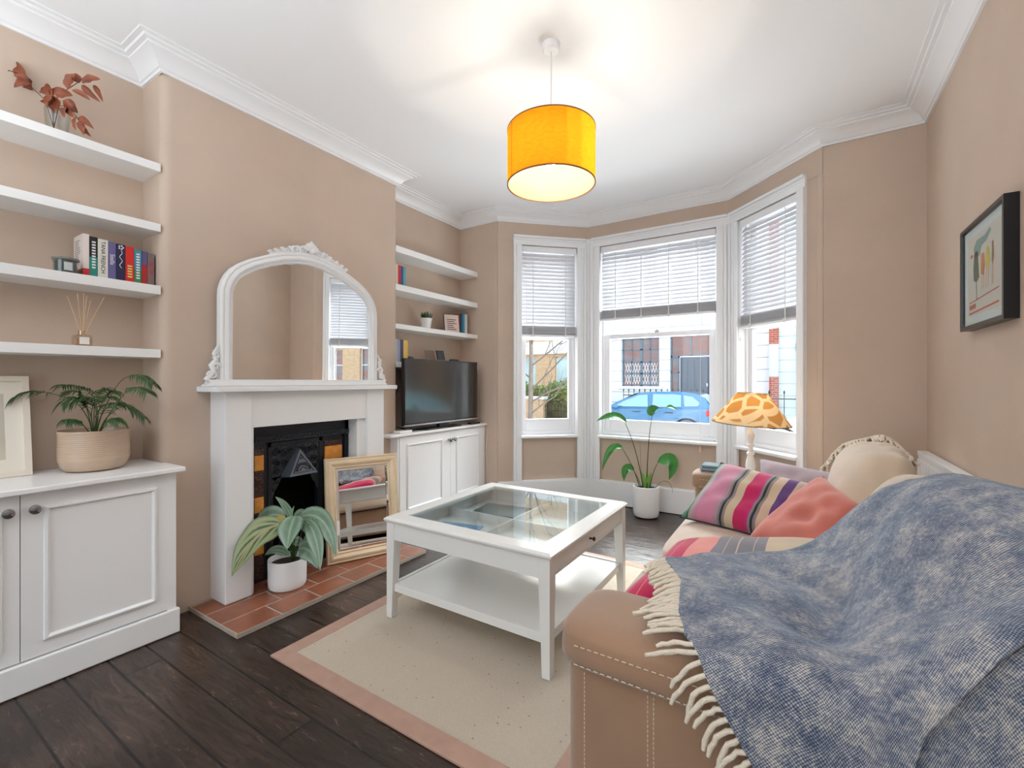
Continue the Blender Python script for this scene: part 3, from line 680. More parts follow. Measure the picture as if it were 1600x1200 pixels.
for dy, dz, r, th in ((.05, .022, .025, .009), (.105, .02, .022, .009), (.155, .012, .017, .007), (.2, .008, .014, .006), (.235, .004, .010, .005)):
    scroll(cyy+dy, dz, r, 1, th); scroll(cyy-dy, dz, r, -1, th)
for dy in (.03, .075, .125, .175, .215, .25):
    for sg in (1, -1):
        y = cyy+sg*dy; leaf(m, [Vector((X0, y, topz(y)+.005)), Vector((X0+.01, y+sg*.008, topz(y)+.05-.12*dy)), Vector((X0+.002, y+sg*.03, topz(y)+.048-.15*dy))], .024, (1, 0, 0), 6, 2)
for i in range(9):
    a_ = PI*(i+.5)/9; ln = .062 if i == 4 else .052
    p0 = Vector((X0+.008, cyy, topz(cyy)+.02)); d_ = Vector((0, math.cos(a_), math.sin(a_)))
    m.tube([p0, p0+d_*ln*.6+Vector((.01, 0, 0)), p0+d_*ln], [.006, .011, .005], 8)
m.ball((X0+.012, cyy, topz(cyy)+.018), .018, 10)
m.tube([(X0-.004, cyy+.26*(2*i/24-1), topz(cyy+.26*(2*i/24-1))+.002) for i in range(25)], .008, 6)
obj('crest', m, WH, om, smooth=60, label='openwork carved scroll crest')
for sg in (-1, 1):
    m = M(); ye = cyy+sg*.531
    m.tube([(X0, ye+sg*.07, 1.196), (X0+.004, ye+sg*.055, 1.215), (X0+.004, ye+sg*.03, 1.24), (X0, ye+sg*.045, 1.275), (X0, ye+sg*.02, 1.305), (X0, ye+sg*.03, 1.34), (X0, ye+sg*.008, 1.385)], [.012, .013, .012, .012, .011, .009, .004], 8)
    spiral(m, ye+sg*.04, 1.222, .024, 1.5, sg, X0+.006, .008); spiral(m, ye+sg*.02, 1.27, .02, 1.5, -sg, X0+.006, .007); spiral(m, ye+sg*.018, 1.325, .016, 1.4, sg, X0+.004, .006)
    for k in range(5): leaf(m, [Vector((X0, ye+sg*.02, 1.22+k*.03)), Vector((X0+.008, ye+sg*.045, 1.235+k*.03)), Vector((X0, ye+sg*(.062-k*.009), 1.23+k*.03))], .02, (1, 0, 0), 5, 2)
    obj('side_scroll', m, WH, om, smooth=60)
# ------------------------------------------------------------------ leaning mirror
BLm = Vector((-2.515, 1.785, .028)); BRm = Vector((-2.318, 2.222, .028)); W_ = (BRm-BLm).length; e_ = (BRm-BLm)/W_
nn = Vector((e_.y, -e_.x, 0)); tilt = R(7.5); upv = Vector((0, 0, 1))*math.cos(tilt)-nn*math.sin(tilt); fn_ = nn*math.cos(tilt)+Vector((0, 0, 1))*math.sin(tilt)
lm_ = thing('leaning_mirror', (BLm+BRm)/2, 'cream and gold framed rectangular mirror leaning against the fireplace', 'mirror')
GOLD = mat('cream_gold_frame', S(232, 210, 178), .35, .1, noise_amt=.08, noise_scale=12)
X = frame_of(None, BLm+nn*.0, e_, fn_, upv); Hm = .665
m = M(); m.xf = X
pr = [(0, -.022), (0, .0), (.006, .008), (.016, .004), (.024, .012), (.036, .014), (.05, .006), (.056, .0), (.062, .004), (.07, -.004), (.07, -.022)]
def rc(o, d_): return [(o, d_, o), (W_-o, d_, o), (W_-o, d_, Hm-o), (o, d_, Hm-o)]
ringsX = []
for (cx, cz, sx, sz) in ((0, 0, 1, 1), (W_, 0, -1, 1), (W_, Hm, -1, -1), (0, Hm, 1, -1)): ringsX.append([(cx+sx*o, d_, cz+sz*o) for o, d_ in pr])
m.rings(ringsX, loop=True); obj('frame', m, GOLD, lm_)
m = M(); m.xf = X; m.box(.065, W_-.065, -.02, -.006, .065, Hm-.065); obj('mirror_glass', m, MIRROR, lm_)
m = M(); m.xf = X
def rq(o, d_): return [(.068+o, d_, .068+o), (W_-.068-o, d_, .068+o), (W_-.068-o, d_, Hm-.068-o), (.068+o, d_, Hm-.068-o)]
m.rings([rq(0, -.0058), rq(.016, -.0025), rq(.018, -.0058)], cap0=False, cap1=False); obj('bevelled_edge', m, MIRROR, lm_)
# ------------------------------------------------------------------ television
tv = thing('television', (-2.66, 3.0, .787), 'black flat screen television on the far alcove cabinet', 'television')
tx = -2.60
m = M(); m.box(tx-.035, tx, 2.53, 3.475, .835, 1.372); m.box(tx-.07, tx-.03, 2.7, 3.3, .9, 1.25); obj('housing', m, BLACK, tv, bevel=.004)
m = M(); m.box(tx-.0005, tx+.0012, 2.537, 3.468, .857, 1.366); obj('screen', m, SCREEN, tv)
m = M(); m.box(tx-.03, tx+.003, 2.53, 3.475, .835, .848); obj('lower_bezel', m, CHROME, tv, label='silver strip below the screen')
m = M(); m.box(tx-.045, tx-.012, 2.95, 3.07, .80, .84); m.prism([(-2.72, 2.72), (-2.585, 2.78), (-2.578, 3.0), (-2.585, 3.22), (-2.72, 3.28)], .788, .797); obj('stand', m, BLACK, tv, bevel=.002)
m = M(); m.box(-2.66, -2.585, 2.47, 2.60, .788, .808); tag(obj('router', m, CAB, bevel=.004), 'small flat white router box on the cabinet left of the television', 'router')
m = M(); m.box(-2.635, -2.585, 3.36, 3.50, .788, .806); tag(obj('remote_control', m, BLACK, bevel=.004), 'black remote control on the cabinet right of the television stand', 'remote control')
m = M(); m.tube([(-2.70, 2.56, 1.15), (-2.72, 2.50, .95), (-2.74, 2.56, .83), (-2.72, 2.64, .80), (-2.68, 2.72, .797), (-2.69, 2.86, .80)], .003, 6); m.tube([(-2.88, 2.6, 1.2), (-2.86, 2.58, 1.0), (-2.80, 2.62, .82), (-2.7, 2.68, .794)], .003, 6); tag(obj('television_cable', m, BLACK, smooth=60), 'black cables trailing behind the television to the cabinet top', 'cable')
m = M(); m.tube([(-2.599, 3.5955, .76), (-2.56, 3.59, .70), (-2.575, 3.59, .6), (-2.582, 3.59, .5), (-2.57, 3.592, .4), (-2.57, 3.592, .1)], .0022, 6); tag(obj('wall_cable', m, CORD, smooth=60), 'thin pale cable hanging down the wall beside the television cabinet', 'cable')
# ------------------------------------------------------------------ books and small items
PAGE = mat('book_pages', S(232, 224, 206), .9)
INKW = mat('white_ink', S(235, 235, 235), .7); INKD = mat('dark_ink', S(40, 40, 48), .7); INKO = mat('orange_ink', S(226, 140, 90), .7); INKR = mat('red_ink', S(190, 50, 60), .7); INKY = mat('yellow_ink', S(220, 210, 120), .7)
def book(x, y, z, w, h, d, c, label, grp, low=None, title=None, tcol=None, tsize=.014, band=None, lean=0, title2=None, t2col=None):
    """spine faces +x; w along y, d back from x"""
    t = thing('book', (x-d/2, y+w/2, z), label, 'book', grp)
    cm = mat('cover', c, .45); mats = [cm]
    if low: mats.append(mat('cover_low', low[1], .45))
    m = M()
    zs_ = [z, z+h*(low[0] if low else 1), z+h]
    if low:
        m.mi = 1; m.box(x-d, x, y, y+.0015, z, zs_[1]); m.box(x-d, x, y+w-.0015, y+w, z, zs_[1]); m.box(x-.0015, x, y+.0015, y+w-.0015, z, zs_[1])
        m.mi = 0; m.box(x-d, x, y, y+.0015, zs_[1], z+h); m.box(x-d, x, y+w-.0015, y+w, zs_[1], z+h); m.box(x-.0015, x, y+.0015, y+w-.0015, zs_[1], z+h)
    else: m.box(x-d, x, y, y+.0015, z, z+h); m.box(x-d, x, y+w-.0015, y+w, z, z+h); m.box(x-.0015, x, y+.0015, y+w-.0015, z, z+h)
    obj('cover', m, mats, t)
    m = M(); m.box(x-d+.002, x-.0015, y+.0015, y+w-.0015, z+.002, z+h-.002); obj('pages', m, PAGE, t)
    if band: m = M(); m.box(x, x+.0004, y, y+w, z+h*band[0], z+h*band[1]); obj('spine_band', m, mat('band', band[2], .5), t)
    if title: text(t, title, (x+.0006, y+w/2, z+h*(.62 if title2 else .55)), (0, 0, -1), (0, 1, 0), tsize, tcol or INKW, .0003)
    if title2: text(t, title2, (x+.0006, y+w/2, z+h*.25), (0, 0, -1), (0, 1, 0), tsize*.8, t2col or INKW, .0003)
    return t
G1 = 'paperbacks in a row on the left alcove shelf'
y = .692; bx = -2.745; zt_ = 1.666
bl_ = [(.023, .196, S(232, 220, 214), 'pale paperback with red foot at the left end of the left alcove row', (.2, S(200, 40, 40)), None, None, .01, None),
 (.029, .190, S(26, 26, 32), 'black and teal paperback beside the pale red-footed one', (.5, S(40, 140, 125)), None, INKW, .013, None),
 (.038, .186, S(226, 224, 214), 'cream paperback with large dark capitals on its spine', None, 'TANA FRENCH', INKD, .022, INKO),
 (.029, .182, S(104, 98, 150), 'lavender blue paperback right of the cream one', None, 'Stella', INKW, .024, None),
 (.035, .180, S(34, 34, 72), 'navy paperback with white script and blossom on its spine', None, None, INKW, .02, None),
 (.034, .178, S(214, 40, 34), 'bright red paperback in the middle of the left alcove row', None, None, INKY, .02, None),
 (.030, .170, S(60, 140, 165), 'light blue over green paperback right of the red one', (.42, S(60, 130, 90)), None, INKW, .014, None),
 (.024, .168, S(92, 82, 130), 'thin purple and red paperback, second from the corner', (.6, S(170, 36, 40)), None, INKW, .012, None),
 (.029, .164, S(128, 108, 108), 'dusty mauve paperback in the corner end of the left alcove row', None, 'SISTER', INKR, .022, None)]
for i, (w_, h_b, c_, lb, low, ti, tc, ts, t2) in enumerate(bl_):
    b_ = book(bx, y, zt_, w_-.0015, h_b, .125, c_, lb, G1, low=low, title=ti, tcol=tc, tsize=ts)
    if i == 0:
        m = M(); 
        for k in range(14):
            zz = zt_+.17-k*.0085
            m.box(bx-.11+.004*random.random(), bx-.03-.03*random.random(), y-.0004, y, zz, zz+.0022)
        obj('blurb_lines', m, INKD, b_)
        m = M(); m.mi = 0; m.box(bx-.125, bx, y-.0006, y-.0001, zt_, zt_+.035); obj('cover_picture', m, mat('dark_red_cover_art', S(90, 16, 20), .5), b_)
    if i == 4:
        m = M()
        for k in range(5): m.ball((bx+.001, y+w_/2+.008*math.cos(k*1.26), zt_+.165+.008*math.sin(k*1.26)), .004, 6, (.2, 1, 1))
        m.tube([(bx+.001, y+w_/2+.005*math.sin(k*1.1), zt_+.15-k*.007) for k in range(13)], .0013, 4); obj('spine_ornament', m, INKW, b_)
    if i in (1, 5, 6):
        m = M()
        for k in range(10 if i != 5 else 5):
            zz = zt_+h_b*.85-k*.013 if i != 5 else zt_+.08-k*.013
            m.box(bx, bx+.0006, y+.008, y+w_-.008, zz, zz+.007)
        obj('spine_lettering', m, (INKW, INKW, INKW, INKW, INKW, INKY, INKW)[i], b_)
    y += w_
# candle jar
cj = thing('candle_jar', (-2.73, .632, 1.666), 'dark teal candle in a lidded glass jar left of the paperbacks', 'candle')
m = M(); m.lathe([(.036, 1.668), (.036, 1.715)], (-2.735, .632, 0), 24); obj('wax', m, mat('dark_teal_wax', S(34, 58, 62), .35), cj, smooth=40)
m = M(); m.lathe([(.035, 1.6665), (.040, 1.668), (.041, 1.722), (.039, 1.722), (.038, 1.669)], (-2.735, .632, 0), 28, cap=False); obj('jar', m, VGLASS, cj, smooth=40)
m = M(); m.lathe([(.043, 1.722), (.045, 1.724), (.045, 1.731), (.04, 1.733), (0, 1.733)], (-2.735, .632, 0), 28); obj('lid', m, mat('glass_lid', S(120, 124, 120), .2), cj, smooth=40)
m = M(); m.box(-2.6945, -2.6938, .618, .645, 1.675, 1.71); obj('jar_label', m, mat('pale_label', S(200, 205, 205), .6), cj)
# reed diffuser
dc = Vector((-2.74, .688, 1.349))
df = thing('reed_diffuser', dc, 'glass reed diffuser with pale sticks on the lowest left alcove shelf', 'diffuser')
m = M(); m.box(dc.x-.028, dc.x+.028, dc.y-.03, dc.y+.03, dc.z+.001, dc.z+.05); obj('bottle', m, glass_mat('diffuser_glass', (.9, .86, .8, 1), 1.5), df, bevel=.006)
m = M(); m.box(dc.x-.022, dc.x+.022, dc.y-.024, dc.y+.024, dc.z+.006, dc.z+.032); obj('scented_oil', m, mat('amber_oil', S(196, 150, 118), .2), df)
m = M(); m.lathe([(.011, .05), (.013, .052), (.013, .07), (.010, .071)], dc, 18); obj('collar', m, mat('rose_metal_collar', S(190, 160, 140), .25, .8), df, smooth=40)
m = M(); m.box(dc.x+.0282, dc.x+.029, dc.y-.016, dc.y+.018, dc.z+.008, dc.z+.04)
obj('bottle_label', m, mat('label_paper', S(238, 232, 224), .7), df)
m = M()
for (u, v) in ((105, 462), (121, 459), (131, 458), (136, 462), (142, 470), (163, 464)):
    m.cyl(dc+Vector((random.uniform(-.005, .005), random.uniform(-.005, .005), .03)), at(u, v, 2.02+random.uniform(-.03, .04)), .0017, n=6)
obj('reeds', m, BRUSH, df)
# dried leaves in a vase
vc = Vector((-2.775, .615, 2.2745))
vs_ = thing('dried_leaf_vase', vc, 'fluted clear glass vase holding rust brown dried leaf branches on the top shelf', 'vase')
m = M(); n_ = 28; rg = []
pf = [(.03, .001), (.034, .01), (.038, .05), (.042, .10), (.036, .135), (.04, .15)]
for r, z in pf+[(r-.003, z) for r, z in pf[::-1]]:
    rg.append([vc+Vector((r*(1+.05*(k % 2))*math.cos(2*PI*k/n_), r*(1+.05*(k % 2))*math.sin(2*PI*k/n_), z)) for k in range(n_)])
m.rings(rg, cap0=False, cap1=False); obj('vase', m, VGLASS, vs_, smooth=60)
RUST = mat('rust_dried_leaf', S(140, 72, 44), .5, noise_amt=.4, noise_scale=20); RUSTST = mat('brown_twig', S(84, 56, 44), .8)
st = M(); lf = M(); D0 = 1.995
def tw(pts, dep): st.tube([at(u, v, dep+i*0.0) for i, (u, v) in enumerate(pts)], .0016, 5)
base = (84, 200)
tw([base, (72, 160), (64, 150), (48, 135), (30, 115), (14, 110), (0, 118)], D0-.02)
tw([base, (84, 165), (92, 145), (103, 141), (120, 130), (130, 122)], D0)
tw([base, (92, 165), (106, 166), (116, 178), (122, 186), (133, 208)], D0-.06)
tw([base, (80, 160), (76, 140)], D0)
toC = Vector((SN, -CS, 0))
for (a, b, w_, dd) in (((45, 127), (19, 97), 17, -.02), ((44, 130), (21, 118), 13, -.02), ((47, 130), (22, 137), 15, -.03), ((40, 130), (52, 142), 13, 0), ((50, 138), (35, 128), 18, .0), ((12, 112), (-8, 100), 9, 0), ((13, 115), (-12, 114), 8, 0),
    ((106, 140), (118, 116), 18, 0), ((124, 130), (110, 118), 14, 0.01), ((128, 130), (157, 124), 14, 0), ((112, 141), (141, 157), 8, -.02), ((127, 133), (157, 160), 10, 0), ((145, 133), (161, 160), 8, .02),
    ((82, 150), (63, 142), 16, 0), ((84, 150), (70, 133), 14, 0), ((80, 155), (96, 137), 16, .01), ((84, 146), (114, 150), 15, -.03), ((86, 158), (74, 168), 16, -.02), ((80, 165), (62, 158), 8, 0), ((86, 150), (88, 178), 20, -.03),
    ((98, 157), (122, 177), 17, -.05), ((103, 165), (117, 185), 12, -.05), ((102, 168), (101, 184), 10, -.05), ((120, 183), (119, 204), 10, -.05), ((122, 184), (147, 202), 10, -.05), ((124, 190), (131, 211), 10, -.06), ((127, 196), (143, 214), 11, -.06)):
    p0 = at(a[0], a[1], D0+dd); p2 = at(b[0], b[1], D0+dd+random.uniform(-.04, .04)); mid = (p0+p2)/2+Vector((random.uniform(-.01, .01), random.uniform(-.01, .01), .012))
    leaf(lf, [p0, mid, p2], w_/FPX*D0, toC+Vector((random.uniform(-.5, .5), random.uniform(-.5, .5), random.uniform(-.2, .5))), 8, 4, fold=.5, wav=.5)
obj('branches', st, RUSTST, vs_); obj('dried_leaves', lf, RUST, vs_, smooth=60)
# framed print on left cabinet
PICW = mat('pale_wood_frame', S(238, 230, 216), .45); MATB = mat('cream_mount', S(240, 234, 222), .8)
fp = thing('framed_print', (-2.80, .35, .788), 'pale wood framed print standing on the left cabinet beside the potted palm', 'picture')
fw, fh = .36, .43; tl = R(9); o3 = Vector((-2.795, .543-fw, .7885)); e_ = Vector((0, 1, 0)); upv = Vector((-math.sin(tl), 0, math.cos(tl))); nrm = Vector((math.cos(tl), 0, math.sin(tl)))
X = frame_of(None, o3, e_, nrm, upv)
m = M(); m.xf = X; rg = []
for (cx, cz, sx, sz) in ((0, 0, 1, 1), (fw, 0, -1, 1), (fw, fh, -1, -1), (0, fh, 1, -1)): rg.append([(cx+sx*o, d_, cz+sz*o) for o, d_ in ((0, -.025), (0, 0), (.022, 0), (.022, -.012), (.022, -.025))])
m.rings(rg, loop=True); obj('frame', m, PICW, fp)
m = M(); m.xf = X; m.box(.02, fw-.02, -.018, -.012, .02, fh-.02); obj('mount', m, MATB, fp)
m = M(); m.xf = X; m.box(.075, fw-.075, -.012, -.0115, .075, fh-.075); pp = obj('printed_sheet', m, mat('grey_print_paper', S(206, 200, 184), .7, noise_amt=.12, noise_scale=7), fp)
def onf(a, b, d=.0): return X @ Vector((a, -.0112+d, b))
text(fp, "ni'", onf(fw-.105, fh-.148), e_, upv, .036, mat('grey_script', S(120, 116, 108), .8), .0002, align='CENTER')
m = M(); m.xf = X; m.box(fw-.15, fw-.103, -.0113, -.0108, .118, .132); obj('black_caption_block', m, INKD, fp)
m = M(); m.xf = X; m.add([(fw-.12, -.0108, .152), (fw-.098, -.0108, .158), (fw-.092, -.0108, .166), (fw-.105, -.0108, .160), (fw-.122, -.0108, .158)], [(0, 1, 2, 3, 4)]); m.add([(fw-.115, -.0108, .19), (fw-.113, -.0108, .188), (fw-.098, -.0108, .17), (fw-.1, -.0108, .172)], [(0, 1, 2, 3)]); obj('ink_marks', m, INKD, fp)
# palm
pc_ = Vector((-2.742, .732, .7885))
pm = thing('potted_palm', pc_, 'small parlour palm in a ribbed beige ceramic pot on the left cabinet', 'plant')
BEI = mat('beige_glazed_ceramic', S(196, 172, 150), .2, noise_amt=.12, noise_scale=7, stretch=(1, 1, .6))
m = M(); pf = [(.09, .0), (.104, .006), (.116, .022), (.123, .045)]
for k in range(14): z = .05+k*.0088; pf += [(.1245, z), (.1255, z+.0045)]
pf += [(.127, .176), (.126, .181), (.122, .181), (.119, .17), (.117, .10)]
m.lathe(pf, pc_, 44); obj('pot', m, BEI, pm, smooth=25)
m = M(); m.lathe([(.0, .15), (.118, .15), (.118, .146)], pc_, 24); obj('soil', m, SOIL, pm)
PALM = mat('palm_leaf_green', S(58, 92, 44), .45, noise_amt=.4, noise_scale=14)
st = M(); lf = M(); rnd = random.Random(3)
def frond(px, d0, d1, l0=.3, w_=.0078, ln=.055, dens=12):
    dens = int(dens*1.5)
    P = [at(u, v, d0+(d1-d0)*i/(len(px)-1)) for i, (u, v) in enumerate(px)]
    # resample
    seg = []
    for i in range(len(P)-1):
        a = P[max(0, i-1)]; b = P[i]; c = P[i+1]; d = P[min(len(P)-1, i+2)]
        for k in range(6):
            t = k/6; seg.append(.5*((2*b)+(-a+c)*t+(2*a-5*b+4*c-d)*t*t+(-a+3*b-3*c+d)*t**3))
    seg.append(P[-1]); n = len(seg)
    st.tube(seg, [.0022*(1-.6*i/n) for i in range(n)], 5)
    for k in range(dens):
        f = l0+(1-l0)*(k/(dens-1)); i = min(n-2, int(f*(n-1))); p = seg[i]; t = (seg[i+1]-seg[max(0, i-1)]).normalized()
        sd = t.cross(Vector((0, 0, 1))); sd = sd.normalized() if sd.length > .1 else Vector((0, 1, 0))
        L = ln*(1.15-abs(f-.6)*.9)
        for sg in (1, -1):
            dr = (t*.75+sd*sg*.9+Vector((0, 0, rnd.uniform(-.1, .2)))).normalized()
            q1 = p+dr*L*.5+Vector((0, 0, .008)); q2 = p+dr*L+Vector((0, 0, -.022-.02*rnd.random()))
            strip(lf, [p, q1, q2], w_, Vector((.3, -.3, 1)))
    strip(lf, [seg[-2], seg[-1], seg[-1]+(seg[-1]-seg[-3])*1.5-Vector((0, 0, .01))], w_, Vector((0, 0, 1)))
D1 = 2.08
frond([(145, 682), (138, 655), (118, 628), (88, 617), (62, 612), (40, 614), (22, 622)], D1, D1-.12, .58, ln=.06, dens=8)
frond([(150, 682), (160, 645), (185, 600), (205, 587), (225, 589), (240, 600)], D1, D1-.02, .62, ln=.05)
frond([(152, 682), (172, 645), (198, 612), (215, 606), (232, 612)], D1, D1-.1, .6, ln=.05)
frond([(152, 682), (165, 655), (188, 636), (205, 637), (226, 652)], D1, D1+.05, .55, ln=.05)
frond([(146, 682), (142, 650), (128, 628), (112, 622), (98, 630)], D1, D1-.12, .4, ln=.06, dens=12)
frond([(143, 682), (130, 664), (115, 656), (100, 657)], D1, D1-.14, .45, ln=.035)
frond([(152, 682), (166, 662), (180, 654), (190, 659)], D1, D1-.1, .45, ln=.035)
frond([(147, 682), (147, 645), (150, 618), (165, 607)], D1, D1-.02, .45, ln=.06, dens=12)
frond([(148, 682), (153, 645), (140, 614), (118, 603), (95, 602)], D1, D1, .45, ln=.055, dens=12)
frond([(149, 682), (155, 640), (170, 615), (183, 612)], D1, D1+.04, .5, ln=.05)
frond([(146, 682), (136, 640), (125, 615), (108, 612)], D1, D1-.06, .4, ln=.06, dens=12)
frond([(147, 682), (143, 645), (152, 622), (172, 620)], D1, D1-.08, .4, ln=.06, dens=12)
frond([(147, 682), (150, 640), (135, 622), (115, 628)], D1, D1-.1, .4, ln=.055, dens=12)
frond([(150, 682), (157, 652), (172, 632), (188, 630)], D1, D1-.08, .4, ln=.05, dens=12)
obj('stems', st, STEM, pm); obj('fronds', lf, PALM, pm, smooth=60)
# right alcove items
G2 = 'books on the far alcove shelves'
def row(y, z, specs, x=-2.77, d=.12):
    for (w_, h_, c_, lb) in specs:
        book(x, y, z, w_-.001, h_, d, c_, lb, G2); y += w_
row(2.575, 1.963, [(.05, .18, S(226, 206, 190), 'pale pink book at the left end of the second shelf above the television'), (.03, .178, S(200, 50, 60), 'red book near the left end of the second shelf above the television'), (.028, .176, S(70, 80, 130), 'indigo book right of the red one above the television'), (.03, .176, S(90, 170, 190), 'light blue book ending the short row above the television')])
row(3.395, 1.648, [(.024, .19, S(170, 60, 50), 'brick red book right of the propped card on the third shelf'), (.024, .19, S(50, 50, 60), 'charcoal book on the third shelf above the television'), (.026, .20, S(40, 110, 150), 'deep blue book in the middle of the corner row'), (.026, .20, S(60, 160, 190), 'bright cyan book in the corner row'), (.022, .20, S(200, 214, 216), 'very pale grey book in the corner row'), (.02, .2, S(225, 225, 222), 'white book at the corner end of the third shelf')])
row(2.575, 1.346, [(.042, .19, S(180, 205, 195), 'pale green book at the left end of the shelf behind the television'), (.032, .19, S(170, 160, 195), 'lilac book on the shelf behind the television'), (.035, .188, S(60, 66, 100), 'dark navy book on the shelf behind the television'), (.05, .186, S(236, 200, 90), 'yellow book on the shelf behind the television')])
cd_ = thing('propped_card', (-2.78, 3.31, 1.648), 'pale pink card in a thin frame propped beside the corner books', 'card')
m = M(); m.xf = frame_of(None, (-2.80, 3.235, 1.6485), (.45, .89, 0), (.87, -.44, .14), (-.1, 0, 1)); m.box(0, .155, -.008, 0, 0, .175); obj('card_frame', m, mat('dark_thin_frame', S(60, 56, 56), .5), cd_)
m2 = M(); m2.xf = m.xf; m2.box(.005, .15, 0, .001, .005, .17); obj('card_face', m2, mat('pale_pink_card', S(226, 200, 190), .7, noise_amt=.1), cd_)
m2 = M(); m2.xf = m.xf
for k in range(6): m2.box(.03, .09+.04*random.random(), .001, .0016, .03+k*.018, .036+k*.018)
obj('printed_lines', m2, INKD, cd_)
sp = Vector((-2.80, 2.985, 1.648))
sc_ = thing('potted_succulent', sp, 'tiny spiky green plant in a tapered white pot on the third shelf above the television', 'plant')
m = M(); m.lathe([(.036, .0005), (.052, .097), (.054, .1), (.05, .1), (.047, .088), (.0, .088)], sp, 26); obj('pot', m, POTW, sc_, smooth=40)
lf = M()
for i in range(60):
    a = random.random()*6.28; r = .036*math.sqrt(random.random()); p = sp+Vector((r*math.cos(a), r*math.sin(a), .088)); dr = Vector((math.cos(a)*r*14, math.sin(a)*r*14, 1)).normalized()
    strip(lf, [p, p+dr*.035, p+dr*(.05+.03*random.random())], .010, Vector((math.cos(a), math.sin(a), .3)))
obj('leaves', lf, mat('grassy_green', S(62, 96, 56), .5, noise_amt=.3), sc_)
m = M(); m.xf = frame_of(None, (-2.80, 3.00, 1.3465), (.3, .95, 0), (.95, -.3, .2), (-.2, 0, .98)); m.box(0, .095, -.012, 0, 0, .125); tag(obj('photo_frame', m, mat('brown_frame', S(130, 110, 95), .5), bevel=.002), 'small brown photo frame on the shelf just above the television', 'picture')
m = M(); m.xf = frame_of(None, (-2.74, 3.085, 1.3465), (.2, .97, 0), (.95, -.2, .25), (-.25, 0, .96)); m.box(0, .085, -.012, 0, 0, .13); tag(obj('smartphone', m, BLACK, bevel=.003), 'black smartphone propped upright on the shelf above the television', 'phone')
m = M(); m.tube([(-2.74, 3.235, 1.362), (-2.74, 3.25, 1.380), (-2.74, 3.30, 1.385), (-2.74, 3.35, 1.380), (-2.74, 3.37, 1.362)], [.012, .018, .014, .018, .012], 10); tag(obj('game_controller', m, BLACK, smooth=60), 'black game controller on the shelf just above the television', 'controller')
m = M(); m.box(-2.79, -2.75, 2.738, 2.758, 1.3465, 1.40); m.box(-2.79, -2.75, 2.762, 2.782, 1.3465, 1.395); tag(obj('game_case', m, mat('slate_box', S(60, 84, 104), .5)), 'small slate blue boxes right of the yellow book behind the television', 'box')
# ------------------------------------------------------------------ pendant lamp
LC = Vector((-1.022, 1.961, 0))
pl = thing('pendant_lamp', (LC.x, LC.y, ZC), 'lit pendant lamp with a mustard orange drum shade hanging from the ceiling', 'lamp')
m = M(); m.lathe([(.0, ZC-.036), (.036, ZC-.036), (.043, ZC-.03), (.045, ZC)], LC, 32); obj('ceiling_rose', m, TRIM, pl, smooth=40)
m = M(); m.cyl(LC+Vector((0, 0, ZC-.03)), LC+Vector((0, 0, 2.375)), .0035, n=8); obj('flex', m, CORD, pl)
r0, zb0, zt0 = .2125, 2.143, 2.405
def shade_mat():
    return translucent_mat('mustard_linen', S(232, 150, 30), S(255, 178, 44), .75, weave=.22)
m = M(); m.lathe([(r0, zb0), (r0, zt0)], LC, 96, cap=False); sh = obj('shade', m, shade_mat(), pl, smooth=60)
m = M(); m.lathe([(r0-.0018, zb0+.001), (r0-.0018, zt0-.001)], LC, 96, cap=False); obj('shade_lining', m, translucent_mat('cream_lining', S(250, 240, 200), S(255, 244, 214), .7), sh, smooth=60, label='cream inner lining')
for z in (zb0, zt0-.004): m = M(); m.lathe([(r0+.0012, z), (r0+.0012, z+.005), (r0-.004, z+.005), (r0-.004, z)], LC, 96, cap=False, loop=True); obj('shade_rim', m, mat('brown_rim', S(120, 72, 26), .6), sh, smooth=40)
aseam = R(238); m = M()
m.add([LC+Vector(((r0+.001)*math.cos(aseam+d), (r0+.001)*math.sin(aseam+d), z)) for z in (zb0+.004, zt0-.004) for d in (0, .02)], [(0, 1, 3, 2)])
obj('seam', m, mat('dark_seam', S(170, 84, 14), .8), sh)
m = M()
for a in (187, 74, 310): m.tube([LC+Vector((.016*math.cos(R(a)), .016*math.sin(R(a)), 2.365)), LC+Vector((.1*math.cos(R(a)), .1*math.sin(R(a)), 2.372)), LC+Vector(((r0-.003)*math.cos(R(a)), (r0-.003)*math.sin(R(a)), zt0-.003))], .0028, 6)
m.lathe([(.022, 2.36), (.022, 2.368), (.014, 2.368), (.014, 2.36)], LC, 20, cap=False, loop=True); obj('shade_carrier', m, TRIM, pl)
m = M(); m.lathe([(.012, 2.385), (.018, 2.37), (.019, 2.325), (.015, 2.32)], LC, 18); obj('lamp_holder', m, TRIM, pl, smooth=40)
BULB = bpy.data.materials.new('warm_bulb'); BULB.use_nodes = True; t = NT(BULB); t.n.remove(t.n['Principled BSDF']); em_ = t.add('ShaderNodeEmission'); em_.inputs[0].default_value = (1, .88, .62, 1); em_.inputs[1].default_value = 6; tr_ = t.add('ShaderNodeBsdfTransparent'); ad_ = t.add('ShaderNodeAddShader'); t.link(em_.outputs[0], ad_.inputs[0]); t.link(tr_.outputs[0], ad_.inputs[1]); t.link(ad_.outputs[0], t.n['Material Output'].inputs['Surface'])
m = M(); m.lathe([(.012, 2.32), (.02, 2.30), (.03, 2.275), (.029, 2.255), (.018, 2.238), (0, 2.234)], LC, 20); bulb = obj('bulb', m, BULB, pl, smooth=60)
